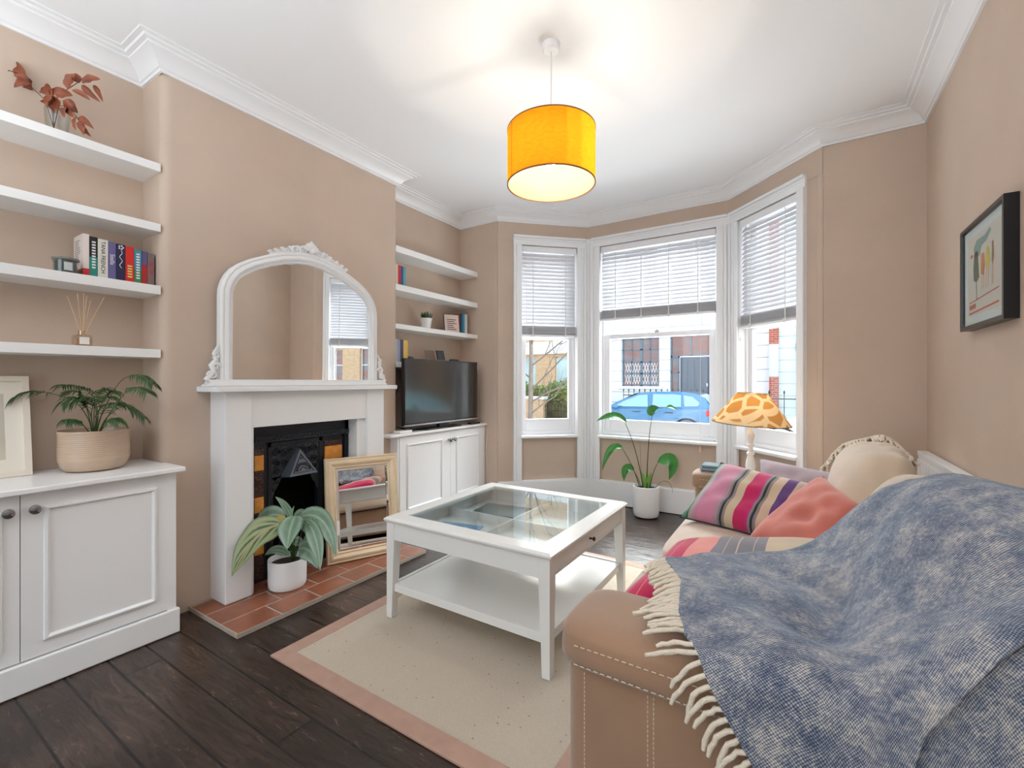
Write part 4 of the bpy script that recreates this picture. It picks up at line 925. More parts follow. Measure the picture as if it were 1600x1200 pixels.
# ------------------------------------------------------------------ radiator and wall picture
ra = thing('radiator', (.6, 2.7, .12), 'white panel radiator on the right wall behind the sofa', 'radiator')
m = M(); m.box(.575, .592, 1.9, 3.48, .14, .775); 
for i in range(38): m.box(.568, .576, 1.93+i*.041, 1.95+i*.041, .17, .745)
obj('front_panel', m, TRIM, ra, bevel=.003)
m = M(); m.box(.572, .622, 1.895, 3.485, .765, .79); m.box(.592, XW-.001, 2.0, 2.05, .3, .7); m.box(.592, XW-.001, 3.3, 3.35, .3, .7); obj('top_grille', m, TRIM, ra, bevel=.003)
m = M(); m.cyl((.60, 1.93, .004), (.60, 1.93, .15), .008, n=10); m.cyl((.60, 3.45, .004), (.60, 3.45, .15), .008, n=10); obj('pipes', m, CHROME, ra)
wp = thing('framed_poster', (.61, 2.5, 1.41), 'black box framed colourful poster on the right wall above the sofa', 'picture')
y0, y1, z0, z1 = 2.242, 2.751, 1.408, 1.842
m = M(); xf_ = .594
rg = []
for (cy_, cz, sy, sz) in ((y0, z0, 1, 1), (y1, z0, -1, 1), (y1, z1, -1, -1), (y0, z1, 1, -1)): rg.append([(xf_+d_, cy_+sy*o, cz+sz*o) for o, d_ in ((0, XW-xf_-.001), (0, 0), (.016, 0), (.018, .008), (.018, XW-xf_-.001))])
m.rings(rg, loop=True); obj('frame', m, mat('black_frame_paint', S(16, 18, 24), .3), wp)
m = M(); m.box(xf_+.012, xf_+.016, y0+.015, y1-.015, z0+.015, z1-.015); obj('mount', m, mat('white_mount', S(226, 232, 236), .7), wp)
a0, a1, b0, b1 = y0+.065, y1-.065, z0+.055, z1-.055
m = M(); m.box(xf_+.0112, xf_+.012, a0, a1, b0, b1); obj('poster_sheet', m, mat('poster_paper', S(226, 218, 210), .7), wp)
def PQ(a, b): return (xf_+.0108, a1-(a1-a0)*a, b0+(b1-b0)*b)   # a from left as seen (far end) to right
def blob(pts, c, nm):
    m = M(); m.add([PQ(a, b) for a, b in pts], [tuple(range(len(pts)))]); obj(nm, m, c, wp)
m = M()
def stroke(pts, w0, mat_, nm):
    m = M()
    for (p, q) in zip(pts, pts[1:]):
        dx, dy = q[0]-p[0], q[1]-p[1]; L = math.hypot(dx, dy) or 1; nx, ny = -dy/L*w0, dx/L*w0
        m.add([PQ(p[0]+nx, p[1]+ny), PQ(p[0]-nx, p[1]-ny), PQ(q[0]-nx, q[1]-ny), PQ(q[0]+nx, q[1]+ny)], [(0, 1, 2, 3)])
    obj(nm, m, mat_, wp)
REDI = mat('poster_red', S(196, 74, 60), .7)
# plain generic shapes of similar size and colour
blob([(.2, .86), (.3, .93), (.55, .92), (.7, .97), (.74, .92), (.6, .84), (.46, .82), (.4, .72), (.28, .70), (.22, .76)], mat('poster_teal', S(130, 168, 168), .7), 'teal_shape')
blob([(.22, .78), (.33, .80), (.36, .6), (.38, .45), (.3, .40), (.2, .44), (.19, .6)], mat('poster_dark_green', S(60, 88, 66), .7), 'green_shape')
stroke([(.29, .42), (.30, .18)], .012, mat('poster_dark_green2', S(60, 88, 66), .7), 'green_line')
blob([(.44, .72), (.53, .72), (.56, .55), (.52, .44), (.43, .48)], mat('poster_orange', S(224, 130, 74), .7), 'orange_shape')
blob([(.60, .76), (.66, .76), (.71, .6), (.66, .5), (.58, .52)], mat('poster_yellow', S(224, 208, 70), .7), 'yellow_shape')
blob([(.76, .78), (.8, .78), (.82, .6), (.78, .5), (.75, .56)], mat('poster_brown', S(150, 96, 66), .7), 'brown_shape')
for a in (.47, .53, .6, .66, .77, .8): stroke([(a, .52), (a-.01, .28)], .006, INKO, 'thin_line')
stroke([(.05, .17), (.95, .22)], .008, REDI, 'upper_red_line'); stroke([(.05, .03), (.95, .06)], .012, REDI, 'lower_red_line')
stroke([(.06, .11), (.27, .115)], .03, REDI, 'red_block'); stroke([(.1, .76), (.17, .77)], .02, REDI, 'red_mark')
m = M(); m.box(xf_+.006, xf_+.007, y0+.016, y1-.016, z0+.016, z1-.016); obj('glazing', m, GLASS, wp)
# ------------------------------------------------------------------ rug
rx0, rx1, ry0, ry1 = -1.93, -.56, 1.092, 2.93
rg_ = thing('rug', ((rx0+rx1)/2, (ry0+ry1)/2, .0005), 'cream woven rug with a dusty pink binding under the coffee table', 'rug')
m = M(); m.box(rx0+.07, rx1-.07, ry0+.07, ry1-.07, .001, .009); obj('pile', m, RUG, rg_)
m = M()
for (A_, B_) in ((((rx0, ry0), (rx1, ry0), (rx1-.075, ry0+.075), (rx0+.075, ry0+.075))), ((rx0, ry1), (rx0+.075, ry1-.075), (rx1-.075, ry1-.075), (rx1, ry1))) if False else (): pass
for poly in ([(rx0, ry0), (rx1, ry0), (rx1-.075, ry0+.075), (rx0+.075, ry0+.075)], [(rx1, ry0), (rx1, ry1), (rx1-.075, ry1-.075), (rx1-.075, ry0+.075)], [(rx1, ry1), (rx0, ry1), (rx0+.075, ry1-.075), (rx1-.075, ry1-.075)], [(rx0, ry1), (rx0, ry0), (rx0+.075, ry0+.075), (rx0+.075, ry1-.075)]):
    m.prism(poly, .001, .0105)
obj('binding', m, RUGB, rg_, bevel=.002)
# ------------------------------------------------------------------ coffee table
tx0, tx1, ty0, ty1 = -1.765, -.822, 1.575, 2.51; TZ = .512
ct = thing('coffee_table', ((tx0+tx1)/2, (ty0+ty1)/2, .0105), 'square off-white coffee table with a glass display top and lower shelf', 'table')
m = M(); pr = [(0.004, TZ-.022), (0, TZ-.016), (0, TZ-.009), (.008, TZ-.003), (.012, TZ), (.084, TZ), (.086, TZ-.004), (.086, TZ-.022)]
rg = []
for (cx, cy_, sx, sy) in ((tx0, ty0, 1, 1), (tx1, ty0, -1, 1), (tx1, ty1, -1, -1), (tx0, ty1, 1, -1)): rg.append([(cx+sx*o, cy_+sy*o, z) for o, z in pr])
m.rings(rg, loop=True); top = obj('top_frame', m, TABLEW, ct)
m = M(); 
for (cx, cy_, sx, sy) in ((tx1, ty0, -1, 1), (tx1, ty1, -1, -1)): m.add([(cx+sx*.012-.0008, cy_+sy*.012, TZ+.0003), (cx+sx*.012+.0008, cy_+sy*.012, TZ+.0003), (cx+sx*.084+.0008, cy_+sy*.084, TZ+.0003), (cx+sx*.084-.0008, cy_+sy*.084, TZ+.0003)], [(0, 1, 2, 3)])
obj('mitre_joint', m, INKD, ct)
m = M(); m.box(tx0+.084, tx1-.084, ty0+.084, ty1-.084, TZ-.0075, TZ-.0025); obj('glass_top', m, TGLASS, ct)
i_ = .014
m = M(); az0, az1 = .402, TZ-.0215
m.box(tx0+i_+.005, tx1-i_-.005, ty0+i_, ty0+i_+.018, az0, az1); m.box(tx0+i_+.005, tx1-i_-.005, ty1-i_-.018, ty1-i_, az0, az1); m.box(tx0+i_, tx0+i_+.018, ty0+i_+.018, ty1-i_-.018, az0, az1); obj('apron', m, TABLEW, ct)
m = M(); m.box(tx1-i_-.018, tx1-i_-.004, ty0+i_+.018, ty1-i_-.018, az0-.0, az0+.014); m.box(tx1-i_-.02, tx1-i_-.002, ty0+.065, ty1-.065, az0+.016, az1-.002); dr = obj('drawer_front', m, TABLEW, ct, bevel=.0015)
m = M(); ky = 2.0; m.xf = frame_of(None, (tx1-i_-.002, ky, .452), (0, 1, 0), (0, 0, 1), (1, 0, 0)); m.lathe([(.006, 0), (.005, .004), (.004, .014), (.010, .02), (.011, .024), (.006, .028), (0, .028)], (0, 0, 0), 16); obj('knob', m, BLACK, dr, smooth=40, label='small black metal knob')
m = M(); m.box(tx0+.03, tx1-.035, ty0+.03, ty1-.03, az0+.004, az0+.012); obj('display_tray', m, TABLEW, ct)
m = M(); mx_, my_ = (tx0+tx1)/2-.0, (ty0+ty1)/2; m.box(mx_-.005, mx_+.005, ty0+.033, ty1-.033, az0+.0125, az0+.055); m.box(tx0+.033, mx_-.005, my_-.005, my_+.005, az0+.0125, az0+.055); m.box(mx_+.005, tx1-.05, my_-.005, my_+.005, az0+.0125, az0+.055); obj('tray_dividers', m, TABLEW, ct)
for (cx, cy_, sx, sy) in ((tx0+i_-.004, ty0+i_-.004, 1, 1), (tx1-i_+.004, ty0+i_-.004, -1, 1), (tx1-i_+.004, ty1-i_+.004, -1, -1), (tx0+i_-.004, ty1-i_+.004, 1, -1)):
    m = M(); w0, w1 = .052, .036
    def sq(w_, z): return [(cx, cy_, z), (cx+sx*w_, cy_, z), (cx+sx*w_, cy_+sy*w_, z), (cx, cy_+sy*w_, z)]
    zl = .0108 if True else 0
    m.rings([sq(w1, zl), sq(w0, .40), sq(w0, TZ-.022)]); obj('leg', m, TABLEW, ct, bevel=.002)
m = M(); m.box(tx0+.03, tx1-.03, ty0+.03, ty1-.03, .155, .172); m.box(tx0+.05, tx1-.05, ty0+.026, ty0+.044, .14, .178); m.box(tx0+.05, tx1-.05, ty1-.044, ty1-.026, .14, .178); m.box(tx0+.026, tx0+.044, ty0+.05, ty1-.05, .14, .178); m.box(tx1-.044, tx1-.026, ty0+.05, ty1-.05, .14, .178); obj('lower_shelf', m, TABLEW, ct, bevel=.001)
# things in the display tray
tzz = az0+.0125
def flat(name, lab, cat, cx, cy_, a, w_, l_, h_, mats, z=tzz):
    m = M(); m.xf = Matrix.Translation((cx, cy_, z)) @ Matrix.Rotation(R(a), 4, 'Z'); m.box(-w_/2, w_/2, -l_/2, l_/2, 0, h_)
    return tag(obj(name, m, mats, bevel=.001), lab, cat)
flat('magazine', 'blue covered magazine in the near left compartment of the coffee table', 'magazine', -1.52, 1.84, 12, .24, .19, .006, mat('blue_cover', S(120, 160, 200), .5, noise_amt=.3, noise_scale=9))
flat('notebook', 'pale grey notebook on top of the blue magazine under the table glass', 'book', -1.42, 1.78, -20, .17, .13, .012, mat('pale_grey_cover', S(196, 204, 206), .6, noise_amt=.3, noise_scale=22), z=tzz+.0062)
flat('picture_book', 'dark teal picture book in the far left compartment of the coffee table', 'book', -1.50, 2.25, 8, .30, .22, .01, mat('teal_photo_cover', S(44, 84, 96), .4, noise_amt=.6, noise_scale=9))
flat('postcard', 'blue violet postcard in the near right compartment of the coffee table', 'postcard', -1.13, 1.76, -10, .2, .14, .003, mat('violet_blue_card', S(110, 130, 190), .5, noise_amt=.5, noise_scale=12))
flat('postcard', 'pale postcard in the far right compartment of the coffee table', 'postcard', -1.15, 2.2, 25, .2, .15, .003, mat('pale_card', S(206, 214, 216), .5, noise_amt=.2, noise_scale=12))
# ------------------------------------------------------------------ plants on the floor
pc2 = Vector((-2.47, 1.497, .0258))
cp = thing('potted_calathea', pc2, 'leafy calathea with silvery striped leaves in a white pot on the hearth', 'plant')
m = M(); m.lathe([(.08, 0), (.092, .003), (.098, .012), (.1, .04), (.101, .158), (.1, .161), (.094, .161), (.093, .12)], pc2, 40); obj('pot', m, POTW, cp, smooth=30)
m = M(); m.lathe([(0, .132), (.094, .13)], pc2, 24, cap=True); obj('soil', m, SOIL, cp)
CAL = leaf_mat('calathea_leaf', S(34, 66, 42), S(142, 168, 146), S(150, 176, 130), .3, 58)
CAL2 = leaf_mat('calathea_leaf_brown', S(58, 84, 44), S(150, 160, 120), S(196, 150, 110), .35, 20)
lf = M(); st = M()
def cl(a, b, c, w_, d0, d1, d2, mi=0, face=None):
    lf.mi = mi; leaf(lf, [at(a[0], a[1], d0), at(b[0], b[1], d1), at(c[0], c[1], d2)], w_*.9/FPX*2.5, face or (toC+Vector((0, 0, .5))), 14, 6, fold=.2, wav=.25)
    p = at(458, 878, 2.58); q = at(a[0], a[1], d0); st.tube([p, bez(p, (p+q)/2+Vector((0, 0, .03)), q, .5), q], [.003, .0028, .002], 6)
cl((440, 820), (398, 822), (362, 901), 56, 2.52, 2.40, 2.31, 1, toC+Vector((-.3, 0, .25)))
cl((446, 808), (412, 792), (392, 842), 34, 2.62, 2.62, 2.58)
cl((455, 814), (452, 790), (430, 776), 14, 2.6, 2.6, 2.58)
cl((455, 814), (455, 800), (460, 790), 5, 2.58, 2.58, 2.58)
cl((462, 806), (452, 822), (449, 858), 42, 2.5, 2.42, 2.36, 0, toC+Vector((0, 0, .3)))
cl((468, 808), (512, 790), (525, 870), 34, 2.55, 2.48, 2.42)
cl((478, 812), (498, 835), (500, 890), 26, 2.5, 2.42, 2.36, 0, toC+Vector((.4, 0, .1)))
cl((466, 858), (488, 850), (496, 888), 34, 2.5, 2.44, 2.4)
cl((452, 868), (432, 850), (414, 868), 16, 2.5, 2.46, 2.44)
cl((470, 815), (484, 818), (488, 845), 22, 2.64, 2.66, 2.66)
cl((460, 812), (474, 800), (480, 812), 26, 2.66, 2.68, 2.7)
cl((474, 842), (488, 838), (500, 850), 14, 2.55, 2.5, 2.5)
cl((448, 816), (438, 806), (428, 812), 12, 2.56, 2.56, 2.56, 2)
cl((458, 850), (468, 840), (470, 856), 18, 2.55, 2.55, 2.55)
obj('stems', st, STEM, cp, smooth=60); obj('foliage', lf, [CAL, CAL2, mat('yellowing_leaf', S(196, 170, 90), .5)], cp, smooth=60)
# white sill socket / small box by the insert
pc3 = Vector((-1.15, 4.015, .002))
fl = thing('potted_peace_lily', pc3, 'tall sparse green plant in a white pot on the floor below the centre window', 'plant')
m = M(); m.lathe([(.088, .004), (.1, .008), (.108, .025), (.112, .06), (.113, .262), (.112, .268), (.104, .268), (.103, .235)], pc3, 40); obj('pot', m, POTW, fl, smooth=30)
m = M(); m.lathe([(.09, 0), (.085, .006)], pc3, 32); obj('saucer', m, BLACK, fl)
m = M(); m.lathe([(0, .245), (.104, .243)], pc3, 24); obj('soil', m, SOIL, fl)
D3 = 4.0; st = M(); lf = M(); b0_ = (1010, 778)
def sl_(pts, r0=.005): 
    P = [at(u, v, D3-.02) for u, v in pts]; st.tube([bez(P[0], P[1], P[2], t/10) for t in range(11)], [r0*(1-.05*t) for t in range(11)], 7)
sl_([(1007, 780), (1000, 712), (977, 661)]); sl_([(1011, 780), (1010, 700), (1019, 649)]); sl_([(1004, 780), (995, 735), (972, 700)]); sl_([(1005, 780), (1003, 755), (990, 735)], .004)
sl_([(1014, 780), (1016, 740), (1029, 722)]); sl_([(1016, 780), (1026, 752), (1038, 752)], .0025); sl_([(1038, 752), (1050, 752), (1051, 770)], .0022); sl_([(1006, 780), (1001, 745), (1000, 690)], .002)
sl_([(1019, 649), (1030, 640), (1045, 636)], .0025)
def ll(a, b, c, w_, face=None, dd=(0, 0, 0)): leaf(lf, [at(a[0], a[1], D3+dd[0]), at(b[0], b[1], D3+dd[1]), at(c[0], c[1], D3+dd[2])], w_*.72/FPX*D3, face or (toC+Vector((0, 0, .8))), 12, 5, fold=.35, wav=.2)
ll((979, 661), (962, 640), (932, 658), 17); ll((1018, 650), (1012, 636), (1030, 637), 20, toC*1.0); ll((1042, 636), (1049, 634), (1057, 641), 9)
ll((973, 700), (952, 688), (941, 736), 16, toC+Vector((-.4, 0, .5))); ll((991, 735), (974, 722), (975, 752), 18, toC+Vector((-.3, 0, .4))); ll((1027, 722), (1062, 708), (1045, 750), 30, toC+Vector((.3, 0, .5)))
cf = M()
for k in range(7):
    a = k*.9; p = pc3+Vector((.018*math.cos(a), .018*math.sin(a), .24)); leaf(cf, [p, p+Vector((.01*math.cos(a), .01*math.sin(a), .07)), p+Vector((.03*math.cos(a), .03*math.sin(a), .15))], .022, toC, 6, 2)
PL = mat('fresh_green_leaf', S(66, 138, 62), .3, noise_amt=.2, noise_scale=20)
obj('petioles', st, DARKSTEM, fl, smooth=60); obj('leaves', lf, PL, fl, smooth=60); obj('leaf_sheaths', cf, mat('light_green_sheath', S(120, 168, 74), .4), fl, smooth=60)
# ------------------------------------------------------------------ table lamp
lc = Vector((-.275, 3.33, 0)); side = thing('side_table', (lc.x, lc.y, 0), 'small white side table in the bay corner carrying the giraffe print lamp', 'table')
m = M(); m.lathe([(0, .48), (.17, .48), (.175, .485), (.175, .498), (.17, .502), (0, .502)], lc, 32); obj('table_top', m, TRIM, side, smooth=40)
for k in range(3):
    m = M(); a = k*2.094+.5; m.cyl(lc+Vector((.09*math.cos(a), .09*math.sin(a), .482)), lc+Vector((.15*math.cos(a), .15*math.sin(a), .002)), .014, .01, n=10); obj('leg', m, TRIM, side, smooth=40)
tl_ = thing('table_lamp', (lc.x, lc.y, .503), 'table lamp with turned white base and giraffe print empire shade in the bay', 'lamp')
m = M(); zz = .503
m.lathe([(.062, zz), (.064, zz+.012), (.05, zz+.022), (.035, zz+.035), (.04, zz+.05), (.036, zz+.07), (.022, zz+.09), (.026, zz+.105), (.03, zz+.135), (.026, zz+.17), (.018, zz+.20), (.016, zz+.205), (.024, zz+.213), (.024, zz+.222), (.015, zz+.23), (.014, zz+.26), (.022, zz+.268), (.022, zz+.276), (.013, zz+.285), (.02, zz+.315), (.026, zz+.34), (.02, zz+.355), (.012, zz+.365), (.012, zz+.43), (.01, zz+.44)], lc, 24); obj('turned_base', m, TRIM, tl_, smooth=40)
sb, stp = .918, 1.118
GIR = translucent_mat('giraffe_print_shade', S(222, 180, 130), S(255, 190, 110), .45, pattern=(9, S(252, 226, 180), S(216, 158, 90)))
m = M(); m.xf = Matrix.Translation((lc.x, lc.y, sb)) @ Matrix.Rotation(R(3.5), 4, Vector((CS*0+.3, .95, 0)))
m.lathe([(.232, 0), (.088, .195)], (0, 0, 0), 64, cap=False); shd = obj('shade', m, GIR, tl_, smooth=60)
m2 = M(); m2.xf = m.xf; m2.lathe([(.234, -.001), (.233, .004), (.230, .002)], (0, 0, 0), 64, cap=False, loop=True); m2.lathe([(.089, .196), (.0885, .192), (.087, .194)], (0, 0, 0), 48, cap=False, loop=True)
for a in (0, 120, 240): m2.cyl((0, 0, .15), (.093*math.cos(R(a)), .093*math.sin(R(a)), .19), .0015, n=5)
obj('shade_wires', m2, mat('dark_wire', S(96, 80, 66), .5), shd)
m = M(); m.ball((lc.x, lc.y, .995), .028, 14); B2 = bpy.data.materials.new('lamp_bulb'); B2.use_nodes = True; B2.node_tree.nodes['Principled BSDF'].inputs['Emission Color'].default_value = (1, .7, .38, 1); B2.node_tree.nodes['Principled BSDF'].inputs['Emission Strength'].default_value = 12
obj('bulb', m, B2, tl_, smooth=60)
# ------------------------------------------------------------------ sofa
def superbox(m, c, half, p=4.0, n=28, xf=None, sag=0, puff=None):
    """rounded block, superellipsoid style"""
    vs = []; cx = Vector(c)
    def sp_(t, e): return math.copysign(abs(t)**e, t)
    rg = []
    e = 2/p
    for i in range(n//2+1):
        ph = -PI/2+PI*i/(n//2); cph, sph = math.cos(ph), math.sin(ph)
        rg.append([Vector((half[0]*sp_(math.cos(2*PI*k/n), e)*sp_(max(cph, 1e-5), e), half[1]*sp_(math.sin(2*PI*k/n), e)*sp_(max(cph, 1e-5), e), half[2]*sp_(sph, e))) for k in range(n)])
    out = []
    for r in rg:
        rr_ = []
        for q in r:
            if puff: q = puff(q)
            if xf: q = xf @ q
            rr_.append(cx+q)
        out.append(rr_)
    m.rings(out)
so = thing('sofa', (0, 1.95, 0), 'beige suede three seat sofa along the right wall', 'sofa')
SX0 = -.47; SY0, SY1 = .925, 3.03
m = M(); m.box(-.44, .50, 1.0, 2.95, .04, .30); m.box(.30, .54, .96, 2.99, .04, .66); obj('base', m, SUEDE, so, bevel=.02, bseg=4)
def armbody(y0, y1, x0, zt):
    m = M(); r = .05
    # lower box, slightly narrower than the padded band
    m.prism([(x0+.012+.05, y0+.012)]+[(.50, y0+.012), (.50, y1-.012), (x0+.062, y1-.012)]+arc(x0+.062, y1-.062, .05, 90, 180)[1:]+arc(x0+.062, y0+.062, .05, 180, 270)[:-1], .03, zt-.085)
    o = obj('arm_panel', m, SUEDE, so, smooth=30, bevel=.006)
    m = M()
    # padded top: band with rounded crown, swept cross-section in (y,z), rounded front
    W = y1-y0; n = 20
    def ring(x, sh, dz=0):
        cy_ = (y0+y1)/2; hw = W/2*sh+.008*sh; pts = []
        for k in range(n+1):
            a = PI*k/n; c_, s_ = math.cos(a), math.sin(a)
            pts.append((x, cy_-hw*math.copysign(abs(c_)**.55, c_), zt-.036+dz+(.036*s_**.8)*(sh if sh < 1 else 1)))
        pts += [(x, cy_+hw+.002, zt-.045), (x, cy_+hw+.004, zt-.06), (x, cy_+hw+.001, zt-.08), (x, cy_+hw-.008, zt-.09), (x, cy_-hw+.008, zt-.09), (x, cy_-hw-.001, zt-.08), (x, cy_-hw-.004, zt-.06), (x, cy_-hw-.002, zt-.045)]
        return pts
    rg = []
    for k in range(9):
        a = PI/2*k/8; sh = .55+.45*math.sin(a) ; rg.append(ring(x0+.085-.085*math.sin(PI/2*(1-k/8))-0, max(.2, .62+.38*math.sin(a)), 0))
    for x in (.0, .2, .4, .50): rg.append(ring(x, 1))
    m.rings(rg)
    p_ = obj('arm_pad', m, SUEDE, so, smooth=50)
    # seams with stitches
    def dash(p, q, nn_):
        m = M()
        p, q = Vector(p), Vector(q)
        for k in range(nn_): m.cyl(p+(q-p)*(k/nn_), p+(q-p)*((k+.6)/nn_), .0011, n=5)
        obj('seam_stitching', m, STITCH, so)
    yy = y0-.0105
    dash((x0+.05, yy, zt-.038), (.5, yy, zt-.038), 60); dash((x0+.05, yy-.002, zt-.078), (.5, yy-.002, zt-.078), 60)
    dash((x0+.065, y0+.0115, .05), (x0+.065, y0+.0115, zt-.10), 50)
    for xx in (x0+.205, x0+.217): dash((xx, y0+.0115, .05), (xx, y0+.0115, zt-.10), 50)
armbody(SY0, SY0+.25, SX0, .648)
armbody(2.79, 3.03, -.54, .665)
for i, (a, b_) in enumerate(((1.18, 1.985), (1.99, 2.785))):
    m = M()
    def pf_(q, hx=.4, hy=(b_-a)/2): return Vector((q.x, q.y, q.z+(.02*(1-(q.x/hx)**2)*(1-(q.y/hy)**2) if q.z > 0 else 0)))
    superbox(m, (-.13, (a+b_)/2, .385), (.41, (b_-a)/2, .075), 6, 40, puff=pf_); obj('seat_cushion', m, mat('seat_suede_%d' % i, S(196, 174, 154), .8, noise_amt=.08, noise_scale=4, bump=.08, bump_scale=220, sheen=.5), so, smooth=60)
for i, (a, b_) in enumerate(((1.22, 2.13), (2.15, 3.0))):
    m = M(); L = (b_-a)/2
    def pb(q, L=L):
        x, y, z = q
        ex = 1-abs(y/L)**3*.15
        wr = .010*noise.noise(Vector((x*6, y*3.2+i*7, z*9)))+.006*math.sin(y*34+z*16)*max(0, z/.23)
        return Vector((x*ex*(1+.25*(1-(z/.26)**2))+.18*(z+.1)*(1)+wr, y, z*(1-.18*abs(y/L)**4)+wr))
    superbox(m, (.268 if i == 0 else .222, (a+b_)/2, .655), (.115, L, .25), 3.3, 60, puff=pb)
    cu = obj('back_cushion', m, CUSHBEIGE, so, smooth=80)
m = M()
for q in ((-.40, 1.0), (-.40, 2.95), (.46, 1.0), (.46, 2.95)): m.cyl((q[0], q[1], .002), (q[0], q[1], .05), .02, .025, n=12)
obj('feet', m, BLACK, so)
# ------------------------------------------------------------------ cushions
def cushion(name, label, corners, thick, mt, cat='cushion', group='scatter cushions on the sofa', n=26, wr=.006, seed=0, trim=None):
    """corners: bottom-left, bottom-right, top-right, top-left of the front face (as the camera sees it)"""
    A_, B_, C_, D_ = [Vector(c) for c in corners]
    nr = (B_-A_).cross(D_-A_).normalized()
    if nr.dot(Vector((0, 0, 1.19))-(A_+C_)/2+Vector((0, 0, 0))) < 0: nr = -nr
    m = M()
    def side(sg):
        def fn(u, v):
            p = A_*(1-u)*(1-v)+B_*u*(1-v)+C_*u*v+D_*(1-u)*v
            c = (A_+B_+C_+D_)/4
            x, y = 2*u-1, 2*v-1
            pin = 1-.10*(1-x*x)*(y*y)**.5*0
            bow = (.07*(1-x*x)*abs(y)**3, .07*(1-y*y)*abs(x)**3)
            p = p-(D_-A_)*.5*bow[0]*math.copysign(1, y)-(B_-A_)*.5*bow[1]*math.copysign(1, x)
            h = thick/2*((1-x**4)*(1-y**4))**.55
            h += wr*noise.noise(Vector((x*2.5+seed, y*2.5, seed)))*(1-x*x)*(1-y*y)*3+wr*.5*math.sin((x*5+y*9)+seed)*(1-x*x)*(1-y*y)
            return p+nr*h*sg
        return fn
    m.grid(side(1), n, n); m.grid(side(-1), n, n, flip=True)
    t = obj(name, m, mt, smooth=180, merge=True)
    tag(t, label, cat, group)
    if trim:
        m = M(); pts = []
        f_ = side(0.0)
        for (a, b_) in [(k/12, 0) for k in range(12)]+[(1, k/12) for k in range(12)]+[(1-k/12, 1) for k in range(12)]+[(0, 1-k/12) for k in range(12)]: pts.append(f_(a, b_))
        m.tube(pts, .0035, 6, loop=True); obj('piping', m, trim, t)
    return t
G = S
NAVY = S(28, 36, 52); TAUPE = S(196, 172, 146)
stm = stripe_mat('multistripe_linen', [(0, S(40, 132, 88)), (.055, NAVY), (.07, S(168, 160, 156)), (.115, S(196, 130, 158)), (.16, S(206, 132, 160)), (.30, S(180, 140, 160)), (.335, S(140, 130, 126)), (.355, NAVY), (.375, S(140, 130, 126)), (.395, S(206, 184, 156)), (.465, S(198, 12, 92)), (.565, S(196, 20, 120)), (.585, S(140, 130, 126)), (.605, NAVY), (.625, S(140, 130, 126)), (.645, S(210, 186, 158)), (.72, S(92, 52, 120)), (.80, S(200, 178, 160)), (.86, S(160, 90, 140))])
cushion('striped_cushion', 'large striped cushion with magenta band and green edge on the far seat', [(-.535, 2.49, .475), (.02, 2.26, .475), (.12, 2.50, .70), (-.375, 2.77, .735)], .15, stm, seed=2, trim=mat('navy_piping', NAVY, .8))
cushion('salmon_cushion', 'plain salmon pink cushion resting on the striped cushion and sofa back', [(-.20, 2.19, .50), (.06, 1.86, .50), (.23, 2.16, .70), (.09, 2.52, .755)], .15, mat('salmon_cotton', S(196, 108, 94), .85, noise_amt=.1, noise_scale=8, bump=.3, bump_scale=16, sheen=.3), seed=5, wr=.008)
cushion('mauve_cushion', 'mauve grey cushion tucked behind the striped cushion at the sofa far end', [(-.2, 2.60, .48), (.16, 2.55, .48), (.2, 2.80, .72), (-.19, 2.86, .765)], .13, mat('mauve_cotton', S(184, 168, 178), .85, noise_amt=.08, noise_scale=8, bump=.2, bump_scale=20, sheen=.3), seed=8)
st2 = stripe_mat('pink_grey_stripe_linen', [(0, S(206, 20, 84)), (.05, S(236, 110, 130)), (.058, S(206, 20, 84)), (.11, S(236, 110, 130)), (.118, S(206, 20, 84)), (.2, S(240, 150, 140)), (.34, S(128, 124, 134)), (.40, S(206, 186, 170)), (.405, S(128, 124, 134)), (.46, S(206, 186, 170)), (.465, S(128, 124, 134)), (.54, S(206, 186, 170)), (.545, S(128, 124, 134)), (.60, S(210, 186, 158)), (.84, S(204, 90, 84))])
cushion('pink_grey_cushion', 'magenta, pink and grey striped cushion partly under the blue throw', [(-.50, 1.30, .50), (.16, 1.24, .55), (.13, 1.86, .655), (-.40, 1.79, .575)], .14, st2, seed=3)
tc_ = M(); tc_.box(-.50, -.36, 2.84, 2.98, .6665, .684); tc_.box(-.495, -.37, 2.85, 2.975, .685, .70); tag(obj('folded_cloth', tc_, mat('grey_blue_cloth', S(128, 146, 156), .9), bevel=.008, bseg=3), 'folded grey blue cloth on the far sofa arm behind the striped cushion', 'cloth')
# ------------------------------------------------------------------ blue throw
bt = thing('blue_throw', (.1, 1.3, .66), 'blue and cream woven wool throw with cream fringe draped over the near sofa arm', 'blanket')
def ss(a, b, x): t = max(0, min(1, (x-a)/(b-a))); return t*t*(3-2*t)
def Zfar(x): # height over cushion / back pillow
    P = [(-.35, .640), (-.15, .650), (.03, .668), (.083, .70), (.144, .785), (.2, .86), (.256, .905), (.36, .928), (.6, .93)]
    if x <= P[0][0]: return P[0][1]
    for (a0, b0), (a1, b1) in zip(P, P[1:]):
        if x <= a1: return b0+(b1-b0)*(x-a0)/(a1-a0)
    return P[-1][1]
def Znear(x): return .672+.21*ss(.04, .34, x)
def left_edge(y, low=False):
    # x of the fringe edge as a function of y on top
    pts = [(.90, -.175), (1.03, -.225), (1.2, -.255), (1.36, -.335), (1.6, -.30), (1.9, -.2)]
    for (a0, b0), (a1, b1) in zip(pts, pts[1:]):
        if y <= a1: return b0+(b1-b0)*max(0, (y-a0))/(a1-a0)
    return pts[-1][1]
XR = .56
